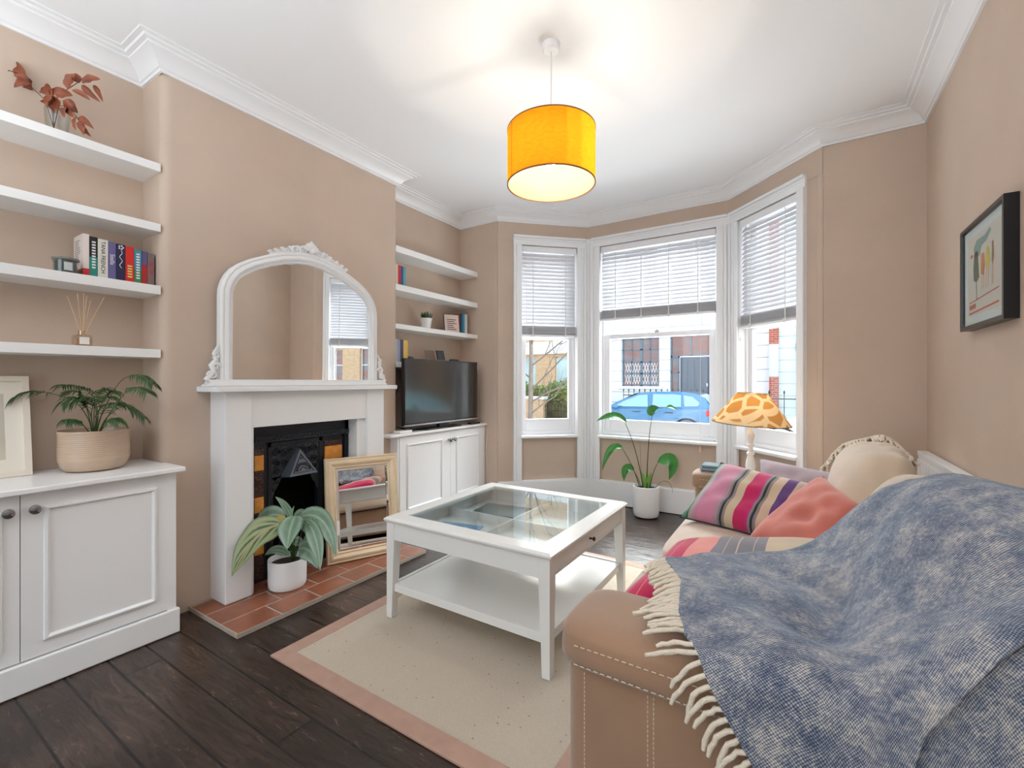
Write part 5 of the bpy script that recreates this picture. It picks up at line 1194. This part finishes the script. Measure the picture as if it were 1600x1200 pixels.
def yfar(x):
    pts = [(-.34, 1.36), (-.25, 1.46), (-.155, 1.585), (.0, 1.69), (.083, 1.735), (.144, 1.70), (.256, 1.67), (.36, 1.76), (.47, 1.64), (.6, 1.5)]
    if x <= pts[0][0]: return pts[0][1]
    for (a0, b0), (a1, b1) in zip(pts, pts[1:]):
        if x <= a1: return b0+(b1-b0)*(x-a0)/(a1-a0)
    return pts[-1][1]
def topz_(x, y):
    k = ss(.95, 1.5, y); z = Znear(x)*(1-k)+Zfar(x)*k
    # soft folds running diagonally
    w = x*.8+y*.55
    z += .017*math.sin(w*13+1.0)*ss(-.3, 0, x)+.005*math.sin(w*31+y*5+2*noise.noise(Vector((x*3, y*3, 1))))
    z += .014*noise.noise(Vector((x*5, y*5, 3.3)))
    z -= .035*math.exp(-((x-.06-(y-1.2)*.35)/.07)**2)*ss(1.7, 1.3, y)*ss(1.0, 1.12, y)
    return z
def sheet(u, v, hang, off, ledge, hemf=None):
    """u across (fringe edge -> wall side), v along (far edge -> over arm -> hanging hem)"""
    vt = .6; ye = .905
    if v <= vt:
        t = v/vt
        x0 = None
        # position along y
        xr = XR
        xg = -.3+u*(xr+.3)
        yf = yfar(xg); y = yf+(ye+.05-yf)*t
        xl = left_edge(y)+.0
        x = xl+(xr-xl)*u
        z = topz_(x, y)+off
        # rounded far hem: curl down slightly at the edge
        if t < .05: z -= .02*(1-t/.05)**2
        return Vector((x, y, z))
    t = (v-vt)/(1-vt)
    zl = left_edge(ye)
    # arc over the arm edge then straight down
    L = hemf(u) if hemf else hang
    rA = .05
    s = t*L; arcL = rA*PI/2
    xl = -.175+ (s*.55 if True else 0)
    x = xl+(XR-xl)*u
    zt = topz_(x, ye+.05)+off
    if s < arcL:
        a = s/rA; y = ye+.05-(rA)*math.sin(a); z = zt-rA*(1-math.cos(a))
    else: y = ye; z = zt-rA-(s-arcL)
    y -= off
    y += .010*math.sin(x*16+z*4)*ss(0, .2, s)-.018*ss(0, .3, s)+.006*noise.noise(Vector((x*6, z*6, 9)))
    return Vector((x, y-.012, z))
def cloth(name, fn, nu, nv, mt, th, parent, uvs=(1, 1)):
    m = M(); m.grid(fn, nu, nv)
    if True:
        for k in m.uv: m.uv[k] = tuple((m.v[i].x+max(0, Zfar(m.v[i].x)-.655), m.v[i].y+m.v[i].z) for i in m.f[k])
    o = obj(name, m, mt, parent, smooth=180, merge=False)
    sm = o.modifiers.new('thick', 'SOLIDIFY'); sm.thickness = th; sm.offset = 0
    return o
cloth('under_layer', lambda u, v: sheet(u*.97+.03, v, .80, 0.0, 0), 60, 90, THROW, .006, bt, (.80, 1))
def hem(u):
    # upper layer hem: low at the fringe side, high towards the wall
    P = [(0, .40), (.12, .36), (.25, .24), (.40, .10), (.59, .03), (1, .02)]
    for (a0, b0), (a1, b1) in zip(P, P[1:]):
        if u <= a1: return b0+(b1-b0)*(u-a0)/(a1-a0)
    return .02
cloth('upper_layer', lambda u, v: sheet(u, v, .4, .016, 0, hem), 60, 90, THROW, .009, bt, (.22, 1))
# fringe along the left edge of the upper layer
m = M(); rnd = random.Random(5); NF = 58
for i in range(NF):
    v = .02+.975*i/(NF-1); p = sheet(0, v, .4, .014, 0, hem)
    q = sheet(0, min(1, v+.01), .4, .014, 0, hem); q0 = sheet(.03, v, .4, .014, 0, hem)
    outd = (p-q0).normalized(); L = .085+rnd.uniform(-.02, .015)
    hanging = v > .62
    if hanging: d1 = Vector((-.75, -.06, -.35)).normalized(); d2 = Vector((-.25+rnd.uniform(-.25, .2), -.03, -1)).normalized()
    else: d1 = (outd+Vector((0, -.25+rnd.uniform(-.3, .3), .02))).normalized(); d2 = (outd+Vector((rnd.uniform(-.2, .2), -.5+rnd.uniform(-.35, .35), -.12))).normalized()
    a = p; b_ = p+d1*L*.4; c_ = b_+d2*L*.6
    if not hanging:
        b_.z = min(b_.z, p.z)+.0; c_.z = max(c_.z-.01, .668) if c_.y < 1.19 else c_.z-.012
    if hanging: b_ = p+d1*L*.35; 
    P_ = [bez(a, b_+(b_-a)*.3, c_, k/6)+Vector((rnd.uniform(-.0025, .0025), rnd.uniform(-.0015, .0015), rnd.uniform(-.0015, .0015))) for k in range(7)]
    m.tube([a-(d1*.012)]+P_, [.005, .0046, .0052, .0048, .0054, .0048, .0052, .0036], 7)
obj('fringe', m, FRINGE, bt, smooth=60)
# ------------------------------------------------------------------ cream throw over the far back cushion
cth = thing('cream_throw', (.3, 3.0, .9), 'cream throw with knotted fringe over the far end of the sofa back', 'blanket')
def ct_fn(u, v):
    # runs over the far end of the back cushion from the seat up over the top to the wall side
    a = v; P = [Vector((.03, 2.97, .50)), Vector((.09, 2.985, .70)), Vector((.19, 2.985, .838)), Vector((.305, 2.955, .903)), Vector((.395, 2.89, .882)), Vector((.455, 2.74, .80))]
    f_ = a*(len(P)-1); i = min(len(P)-2, int(f_)); t = f_-i
    p0 = P[max(0, i-1)]; p1 = P[i]; p2 = P[i+1]; p3 = P[min(len(P)-1, i+2)]
    c = .5*((2*p1)+(-p0+p2)*t+(2*p0-5*p1+4*p2-p3)*t*t+(-p0+3*p1-3*p2+p3)*t**3)
    return c+Vector((0, .17*u-.01, -.05*u*u-.0))+Vector((0, 0, .008*math.sin(a*20)))
m = M(); m.grid(ct_fn, 10, 40); o = obj('cloth', m, FRINGE, cth, smooth=180); sm = o.modifiers.new('t', 'SOLIDIFY'); sm.thickness = .012; sm.offset = 0
m = M(); rnd = random.Random(9)
for k in range(54):
    v = .02+.9*k/53; p = ct_fn(0, v); p2 = ct_fn(0, min(1, v+.02)); t = (p2-p).normalized()
    base_ = p+Vector((0, -.005, .006)); pts = [base_]; d_ = Vector((0, -.8, -.35))
    for j in range(4): pts.append(pts[-1]+(d_+Vector((rnd.uniform(-.7, .5), rnd.uniform(-.2, .4), rnd.uniform(-.4, .3))))*.016)
    m.tube(pts, [.007, .0075, .0055, .006, .004], 6)
m.tube([ct_fn(0, k/40)+Vector((0, -.004, .004)) for k in range(38)], .008, 6)
obj('knotted_fringe', m, FRINGE, cth, smooth=60)
# ------------------------------------------------------------------ outside
GZ = -.59
ASPH = mat('asphalt', S(150, 150, 152), .9, noise_amt=.1); PAVE = mat('paving', S(214, 212, 208), .9, noise_amt=.1)
m = M(); m.box(-40, 40, 8.2, 16, GZ-.1, GZ); struct(obj('ground_road', m, ASPH))
m = M(); m.box(-40, 40, 4.75, 8.2, GZ-.1, GZ+.1); m.box(-40, 40, 16, 30, GZ-.1, GZ+.1); m.box(-40, -3.3, YBK-8, 4.75, GZ-.1, GZ+.1); m.box(.95, 40, YBK-8, 4.75, GZ-.1, GZ+.1); m.box(-3.3, .95, YBK-8, YBK-.2, GZ-.1, GZ+.1); struct(obj('ground_pavement', m, PAVE))
RENDER = brick_mat('white_rusticated_render', S(244, 246, 248), S(238, 242, 244), S(170, 176, 184), 60, .42, .014)
MINT = brick_mat('pale_mint_render', S(226, 240, 238), S(222, 238, 236), S(176, 196, 198), 60, .40, .014)
REDBR = brick_mat('red_brick', S(186, 92, 70), S(168, 78, 60), S(196, 180, 168))
YELBR = brick_mat('yellow_stock_brick', S(214, 176, 134), S(198, 158, 118), S(206, 196, 180))
SLATE = mat('slate_blue_paint', S(104, 120, 136), .4); WINGL = mat('window_painted_reflection', S(120, 130, 136), .1, .3, noise_amt=.5, noise_scale=1.5, col2=S(150, 92, 80), stretch=(1, 1, 2.2))  # brick-red blotches paint a reflection into the pane colour
def win_part(parent, x0, x1, z0, z1, Y, cols, rows, fm, gm, lattice=False):
    m = M(); m.box(x0, x1, Y-.06, Y-.0, z0, z0+.05); m.box(x0, x1, Y-.06, Y, z1-.05, z1)
    for i in range(cols+1): xx = x0+(x1-x0-.05)*i/cols; m.box(xx, xx+(.1 if i == cols//2 and cols > 2 else .05), Y-.06, Y, z0, z1)
    for r in rows: zz = z0+(z1-z0)*r; m.box(x0, x1, Y-.06, Y, zz-.025, zz+.025)
    w_ = obj('window', m, fm, parent)
    g_ = M(); g_.box(x0, x1, Y-.03, Y-.02, z0, z1); obj('pane', g_, gm, w_)
    if lattice:
        l_ = M()
        for c_ in range(12):
            xx = x0+.1+(x1-x0-.2)*c_/12
            for r in range(2):
                za = z0+.08+r*(z1-z0)*.24; zb2 = za+(z1-z0)*.2; dx = (x1-x0-.2)/24
                l_.tube([(xx, Y-.045, za), (xx+dx, Y-.045, (za+zb2)/2), (xx, Y-.045, zb2)], .012, 4); l_.tube([(xx+2*dx, Y-.045, za), (xx+dx, Y-.045, (za+zb2)/2), (xx+2*dx, Y-.045, zb2)], .012, 4)
        obj('security_lattice', l_, TRIM, w_)
wb = thing('white_house', (-3.6, 18.5, GZ+.1), 'white rendered terraced house opposite with slate blue door, seen through the centre window', 'building')
m = M(); Y0 = 18.0
def wallholes(m, X0, X1, Z0, Z1, holes, Y, th=.3):
    xs = sorted({X0, X1, *[h for a in holes for h in a[:2]]}); zs_ = sorted({Z0, Z1, *[h for a in holes for h in a[2:]]})
    for a, b_ in zip(xs, xs[1:]):
        for c_, d_ in zip(zs_, zs_[1:]):
            if not any(a >= h[0]-1e-6 and b_ <= h[1]+1e-6 and c_ >= h[2]-1e-6 and d_ <= h[3]+1e-6 for h in holes): m.box(a, b_, Y, Y+th, c_, d_)
wallholes(m, -6.75, -.9, GZ+.1, 8, [(-6.16, -4.65, 1.0, 2.93), (-4.24, -2.75, -.3, 3.0), (-6.1, -4.7, 4.4, 6.5), (-4.0, -2.8, 4.4, 6.5)], Y0); obj('wall', m, RENDER, wb)
win_part(wb, -6.16, -4.65, 1.0, 2.93, Y0+.2, 4, (.5, .26, .76), SLATE, WINGL, True)
win_part(wb, -6.1, -4.7, 4.4, 6.5, Y0+.2, 2, (.5,), TRIM, WINGL); win_part(wb, -4.0, -2.8, 4.4, 6.5, Y0+.2, 2, (.5,), TRIM, WINGL)
win_part(wb, -4.24, -2.75, 2.15, 3.0, Y0+.2, 2, (), SLATE, WINGL); win_part(wb, -4.24, -3.92, -.3, 2.15, Y0+.2, 1, (.75,), SLATE, WINGL)
m = M(); m.box(-3.9, -2.8, Y0+.15, Y0+.2, -.3, 2.12)
for k in range(4): m.box(-3.82+k*.25, -3.64+k*.25, Y0+.13, Y0+.15, .2, 2.0)
m.box(-2.8, -2.75, Y0+.1, Y0+.2, -.3, 2.12); dd_ = obj('door', m, mat('dark_slate_door', S(84, 92, 108), .4), wb)
m = M(); m.box(-3.5, -3.15, Y0+.12, Y0+.13, .55, .62); m.box(-2.95, -2.9, Y0+.1, Y0+.13, .55, .6); m.box(-2.95, -2.9, Y0+.1, Y0+.13, 1.0, 1.12); obj('letter_plate', m, CHROME, dd_)
m = M(); m.box(-6.28, -4.53, Y0-.1, Y0, .9, 1.0); obj('window_sill', m, RENDER, wb)
mb = thing('mint_house', (1.2, 18.5, GZ+.1), 'pale mint rendered house with red brick pier, seen through the right window', 'building')
m = M(); wallholes(m, -.62, 5, GZ+.1, 8, [(1.5, 3.0, .8, 2.8), (1.5, 3, 4.4, 6.4)], Y0-.2); obj('wall', m, MINT, mb)
win_part(mb, 1.5, 3.0, .8, 2.8, Y0, 2, (.5,), TRIM, WINGL); win_part(mb, 1.5, 3.0, 4.4, 6.4, Y0, 2, (.5,), TRIM, WINGL)
m = M(); m.box(-.9, -.62, Y0-.35, Y0+.1, GZ+.1, 8); obj('brick_pier', m, REDBR, mb)
m = M(); m.box(-.9, -.62, Y0-.36, Y0-.35, 1.35, 2.45); obj('painted_band', m, mat('grey_white_paint', S(214, 220, 230), .8), mb)
m = M(); m.cyl((-.07, Y0-.27, GZ+.1), (-.07, Y0-.27, 8), .04, n=8); m.box(-.14, 0, Y0-.32, Y0-.2, 2.2, 2.45); obj('downpipe', m, mat('grey_pipe', S(120, 130, 134), .5), mb)
rb = thing('red_brick_terrace', (12, 18.5, GZ+.1), 'yellow and red brick terrace further along the street', 'building')
m = M(); hs = [(5.8+k*3.2, 7.4+k*3.2, .9, 2.9) for k in range(7)]+[(5.8+k*3.2, 7.4+k*3.2, 4.2, 6.2) for k in range(7)]
wallholes(m, 5.02, 30, GZ+.1, 8, hs, Y0); obj('wall', m, YELBR, rb)
for h in hs: win_part(rb, *h, Y0+.2, 2, (.5,), TRIM, WINGL)
yb = thing('yellow_brick_flats', (-11, 20, GZ+.1), 'yellow brick block of flats with white bands, seen through the left window', 'building')
m = M(); YY = 20.0; hs = [(-13.1+k*2.9, -11.3+k*2.9, .9, 2.4) for k in range(-4, 2)]+[(-13.1+k*2.9, -11.3+k*2.9, 3.6, 5.0) for k in range(-4, 2)]
wallholes(m, -30, -6.8, GZ+.1, 8, hs, YY); obj('wall', m, YELBR, yb)
for h in hs: win_part(yb, *h, YY+.2, 2, (), mat('white_window_frame', S(236, 240, 244), .5), mat('pale_blind_glass', S(190, 216, 220), .2, noise_amt=.2, noise_scale=1))
m = M(); m.box(-30, -6.8, YY-.15, YY, 2.55, 3.15); m.box(-30, -6.8, YY-.15, YY, 5.2, 5.7); obj('white_bands', m, TRIM, yb)
# front boundary: hedge, wall, railings
hd = M(); rnd = random.Random(2)
for k in range(2600):
    x = rnd.uniform(-14, -6.9); y = rnd.uniform(15.7, 16.5); z = rnd.uniform(.35, 1.05+.12*math.sin(x*3)); c_ = Vector((x, y, z)); d_ = Vector((rnd.uniform(-1, 1), rnd.uniform(-1, 1), rnd.uniform(-.3, 1))).normalized()
    leaf(hd, [c_, c_+d_*.08, c_+d_*.15], .09, (0, -1, .4), 3, 2)
hdg = thing('hedge', (-10.5, 16, GZ+.1), 'bushy green hedge behind the brick wall across the street, left window', 'hedge')
obj('foliage', hd, mat('hedge_green', S(112, 140, 70), .8, noise_amt=.4, noise_scale=2), hdg)
m = M(); m.box(-14, -6.9, 15.85, 16.35, GZ+.1, .9); obj('inner_growth', m, mat('hedge_inside', S(110, 104, 66), .9, noise_amt=.6, noise_scale=5), hdg)
gw = thing('garden_wall', (-9, 15.2, GZ+.1), 'low yellow brick wall with pale coping across the street', 'wall')
m = M(); m.box(-14, -8.15, 15.0, 15.25, GZ+.1, .52); obj('brickwork', m, YELBR, gw)
m = M(); m.box(-14.05, -8.1, 14.95, 15.3, .52, .62); m.box(-8.1, -6.9, 14.95, 15.3, GZ+.1, GZ+.3); obj('coping', m, TRIM, gw)
def railings(lab, x0, x1, y, z0, z1, step=.13, name='iron_railings'):
    t = thing(name, ((x0+x1)/2, y, z0), lab, 'railings'); m = M(); x = x0
    n = 0
    while x < x1:
        m.cyl((x, y, z0), (x, y, z1-.1), .011, n=6); m.lathe([(.012, z1-.12), (.026, z1-.06), (.004, z1)], (x, y, 0), 6); x += step
    obj('pickets', m, BLACK, t)
    m = M(); m.box(x0-.02, x1, y-.012, y+.012, z0+.1, z0+.13); m.box(x0-.02, x1, y-.012, y+.012, z1-.26, z1-.23); obj('rails', m, BLACK, t)
railings('black iron railings beside the brick wall in the left window', -8.1, -6.9, 15.1, GZ+.3, .35)
railings('black spear topped railings behind the blue car', -5.6, -2.2, 16.6, GZ+.1, .93, .2)
railings('black spear topped railings on a low brick wall in the right window', -1.1, 3.0, 14.6, .12, .95, .36)
m = M(); m.box(-1.2, 3.1, 14.5, 14.72, GZ+.1, .12); tag(obj('low_brick_wall', m, REDBR), 'low red brick wall under the railings in the right window', 'wall')
railings('black railings of the terrace to the right along the street', 5, 16, 16.6, GZ+.1, .9, .16)
# bare tree
tr = thing('bare_street_tree', (-4.6, 8.4, GZ+.1), 'bare branching street tree in front of the flats, left window', 'tree')
m = M(); rnd = random.Random(11)
tb = at(829, 700, 9.6); tb.z = GZ+.1
m.tube([tb, Vector((tb.x, tb.y, .6)), Vector((tb.x+.02, tb.y, 1.8)), Vector((tb.x+.0, tb.y, 3.2))], [.07, .055, .045, .03], 8)
obj('trunk', m, mat('grey_bark', S(104, 94, 86), .9, noise_amt=.2, noise_scale=12), tr, smooth=60)
m = M()
def br_(p, d, L, r, lev):
    q = p+d*L; mid = (p+q)/2+Vector((rnd.uniform(-.04, .04), 0, rnd.uniform(-.04, .04)))*L
    m.tube([p, mid, q], [r, r*.8, r*.6], 5)
    if lev > 0:
        for k in range(3):
            f_ = .35+.3*k; s_ = p+(q-p)*f_; a = rnd.uniform(.35, .8)*rnd.choice((-1, 1)); dd2 = Vector((d.x*math.cos(a)+d.z*math.sin(a), d.y+rnd.uniform(-.4, .4), -d.x*math.sin(a)+d.z*math.cos(a))).normalized(); dd2.z = abs(dd2.z)*.8+.1
            br_(s_, dd2.normalized(), L*.6, r*.5, lev-1)
for z, dx, dz, L in ((.75, .8, .35, .9), (1.0, .7, .6, 1.3), (1.25, -.7, .6, 1.0), (1.5, .75, .5, 1.2), (1.9, .5, .9, 1.2), (2.1, -.5, .9, 1.0), (.5, .85, .5, .8), (2.6, .3, 1, 1.0)):
    br_(Vector((tb.x, tb.y, z)), Vector((dx, rnd.uniform(-.2, .2), dz)).normalized(), L, .02, 2)
obj('branches', m, mat('grey_twigs', S(96, 84, 78), .9), tr)
# ---- cars
def car(name, lab, x0, y0, paint, flip=1, L=4.35):
    """hatchback parked along x; nose towards -x when flip=1; x0 = rear end"""
    t = thing(name, (x0-flip*L/2, y0+.9, GZ), lab, 'car'); W = 1.8
    def Xx(s): return x0-flip*s          # s from the rear forwards
    # side outline (s, z above road)
    body = [(0.02, .42), (0.0, .75), (.05, .95), (.13, 1.02), (.5, 1.03), (1.6, 1.0), (2.9, .97), (3.2, .93), (3.8, .84), (4.2, .72), (4.33, .55), (4.35, .35), (4.2, .24), (.2, .24)]
    cabin = [(.13, 1.02), (.34, 1.32), (.55, 1.42), (.95, 1.475), (1.6, 1.48), (2.2, 1.42), (2.7, 1.23), (3.2, .95)]
    m = M()
    def loft(outl, w0, insets):
        rg = []
        for yy, ins in insets: rg.append([(Xx(s), y0+yy, GZ+z) for s, z in ins(outl)])
        m.rings(rg)
    def shr(k):
        def f(o):
            cx, cz = 2.15, .65; return [(cx+(s-cx)*(1-k*.03), cz+(z-cz)*(1-k*.06)) for s, z in o]
        return f
    loft(body, W, [(0, shr(1.6)), (.04, shr(.6)), (.12, shr(0)), (W-.12, shr(0)), (W-.04, shr(.6)), (W, shr(1.6))])
    b_ = obj('body', m, paint, t, smooth=32)
    m = M(); cb = cabin+[(3.2, .90), (.13, .95)]
    def tap(yy): # cabin narrows to the roof
        pass
    rg = []
    for sgn in (0, 1):
        rr2 = []
        for s, z in cb:
            ins = .06+.20*max(0, (z-.98))/.5; yv = y0+ins if sgn == 0 else y0+W-ins
            rr2.append((Xx(s), yv, GZ+z))
        rg.append(rr2)
    m.rings(rg); obj('cabin', m, paint, t, smooth=30)
    cg = mat('car_window', S(150, 190, 200), .08, .2)
    wins = [[(2.95, 1.02), (2.62, 1.19), (2.2, 1.36), (1.95, 1.38), (1.9, 1.03)], [(1.78, 1.03), (1.78, 1.395), (1.2, 1.40), (.98, 1.38), (.95, 1.05)], [(.85, 1.06), (.9, 1.37), (.66, 1.33), (.46, 1.16), (.5, 1.08)]]
    for side_ in (0, 1):
        m = M()
        for p in wins:
            pts = []
            for s, z in p:
                ins = .06+.20*max(0, (z-.98))/.5-.004; pts.append((Xx(s), (y0+ins) if side_ == 0 else (y0+W-ins), GZ+z))
            m.add(pts, [tuple(range(len(p)))])
        obj('side_windows', m, cg, t)
    m = M(); m.add([(Xx(.16), y0+.16, GZ+1.06), (Xx(.16), y0+W-.16, GZ+1.06), (Xx(.36), y0+W-.25, GZ+1.33), (Xx(.36), y0+.25, GZ+1.33)], [(0, 1, 2, 3)]); m.add([(Xx(3.16), y0+.13, GZ+.99), (Xx(3.16), y0+W-.13, GZ+.99), (Xx(2.3), y0+W-.24, GZ+1.41), (Xx(2.3), y0+.24, GZ+1.41)], [(0, 1, 2, 3)])
    for i, q in enumerate(m.v): m.v[i] = q+Vector((flip*(.012 if i < 4 else -.02), 0, .01))
    obj('screens', m, cg, t)
    m = M()
    for p in wins:
        m.tube([(Xx(s), y0+.06+.20*max(0, (z-.98))/.5-.006, GZ+z) for s, z in p], .009, 5, loop=True)
    obj('window_trim', m, CHROME, t)
    for s in (.78, 3.5):
        for yy in (y0-.0, y0+W-.2):
            m = M(); c0 = Vector((Xx(s), yy, GZ+.325)); m.cyl(c0+Vector((0, -.005, 0)), c0+Vector((0, .205, 0)), .32, n=28); w_ = obj('wheel', m, BLACK, t, smooth=40)
            m = M(); m.cyl(c0+Vector((0, -.015, 0)), c0+Vector((0, .215, 0)), .21, n=20); obj('hub_cap', m, CHROME, w_, smooth=40)
    m = M()
    for s in (.78, 3.5): m.tube([(Xx(s+.38*math.cos(PI*k/14)), y0-.004, GZ+.33+.38*math.sin(PI*k/14)) for k in range(15)], .03, 6)
    obj('wheel_arches', m, BLACK, t, smooth=60)
    m = M(); m.box(*sorted((Xx(.03), Xx(.28))), y0-.012, y0+.2, GZ+.80, GZ+.98); m.box(*sorted((Xx(.03), Xx(.28))), y0+W-.2, y0+W+.012, GZ+.80, GZ+.98); obj('tail_lights', m, mat('red_lamp', S(214, 44, 54), .3), t, bevel=.03)
    m = M(); m.ball((Xx(2.85), y0-.09, GZ+1.0), .1, 12, (1.2, .8, .7)); obj('door_mirror', m, paint, t, smooth=60)
    m = M(); m.box(*sorted((Xx(1.15), Xx(1.4))), y0-.012, y0+.01, GZ+.86, GZ+.89); m.box(*sorted((Xx(2.1), Xx(2.35))), y0-.012, y0+.01, GZ+.86, GZ+.89); m.box(*sorted((Xx(1.845), Xx(1.855))), y0-.003, y0+.01, GZ+.35, GZ+1.0); obj('door_handles', m, mat('trim_dark', S(60, 80, 100), .3), t)
    return t
car('blue_car', 'bright blue hatchback parked across the street, seen through the centre window', -1.95, 13.55, mat('blue_car_paint', S(52, 124, 172), .25, coat=1))
car('silver_car', 'pale silver teal hatchback parked further along the street', 7.2, 9.2, mat('silver_teal_paint', S(190, 214, 216), .25, coat=1))
car('white_car', 'white hatchback parked behind the blue car', 3.1, 12.2, mat('white_car_paint', S(236, 238, 240), .25, coat=1))
# ------------------------------------------------------------------ light
W = bpy.data.worlds.new('sky'); bpy.context.scene.world = W; W.use_nodes = True
wt = W.node_tree; bg = wt.nodes['Background']
tcn = wt.nodes.new('ShaderNodeTexCoord'); spn = wt.nodes.new('ShaderNodeSeparateXYZ'); rpn = wt.nodes.new('ShaderNodeValToRGB')
wt.links.new(tcn.outputs['Generated'], spn.inputs[0]); wt.links.new(spn.outputs[2], rpn.inputs[0])
rpn.color_ramp.elements[0].color = (.95, .97, 1, 1); rpn.color_ramp.elements[1].color = (.72, .84, 1, 1)
wt.links.new(rpn.outputs[0], bg.inputs[0]); bg.inputs[1].default_value = 1.2
def area(name, loc, rot, sx, sy, power, col=(1, 1, 1), spread=180):
    l = bpy.data.lights.new(name, 'AREA'); l.shape = 'RECTANGLE'; l.size = sx; l.size_y = sy; l.energy = power; l.color = col; l.spread = R(spread)
    o = bpy.data.objects.new(name, l); COL.objects.link(o); o.location = loc; o.rotation_euler = rot; return o
area('rear_fill_lamp', (-1.12, YBK-.25, 1.5), (R(98), 0, R(0)), 2.6, 2.5, 12, (.93, .965, 1))  # fill lamp added outside the invented rear doors
# added fill lamp beside the camera, aimed up to brighten the ceiling
area('ceiling_fill_lamp', (-1.1, -.75, 1.75), (R(178), 0, 0), 2.4, 1.4, 29, (.89, .95, 1))
# added lamps outside the bay, standing in for extra sky light and pavement bounce
area('sky_fill_lamp', (-1.1, 8.2, 6.0), (R(-52), 0, 0), 10, 4, 2500, (.94, .97, 1))
area('low_fill_lamp', (-1.1, 5.3, .28), (R(-128), 0, 0), 3.2, .7, 52, (.95, .97, 1))
# daylight from the street side, high in front of the bay
sun = bpy.data.lights.new('soft_sun', 'SUN'); sun.energy = 1.6; sun.angle = R(25); sun.color = (1, .97, .92)
so_ = bpy.data.objects.new('soft_sun', sun); COL.objects.link(so_); so_.rotation_euler = (R(-58), 0, R(25))
bulb_l = bpy.data.lights.new('pendant_bulb_light', 'POINT'); bulb_l.energy = 4.6; bulb_l.color = (1, .92, .78); bulb_l.shadow_soft_size = .012
bo = bpy.data.objects.new('pendant_bulb_light', bulb_l); COL.objects.link(bo); bo.location = (LC.x, LC.y, 2.282)
# ------------------------------------------------------------------ camera
cam = bpy.data.cameras.new('camera'); co_ = bpy.data.objects.new('camera', cam); COL.objects.link(co_)
co_.location = (0, 0, CAMH); co_.rotation_euler = (R(90), 0, R(YAW)); cam.sensor_width = 36; cam.lens = FPX/1600*36; cam.shift_y = -4/1600; cam.clip_start = .02; cam.clip_end = 200
sc = bpy.context.scene; sc.camera = co_
sc.view_settings.view_transform = 'Standard'; sc.view_settings.look = 'None'; sc.view_settings.exposure = 0.99; sc.view_settings.gamma = 1
sc.view_settings.use_curve_mapping = False
sc.cycles.max_bounces = 8; sc.cycles.diffuse_bounces = 5; sc.cycles.glossy_bounces = 5; sc.cycles.transparent_max_bounces = 16; sc.cycles.transmission_bounces = 4
sc.cycles.use_denoising = True; sc.cycles.sample_clamp_indirect = 6
for o in bpy.data.objects:
    if '_o' in o: del o['_o']
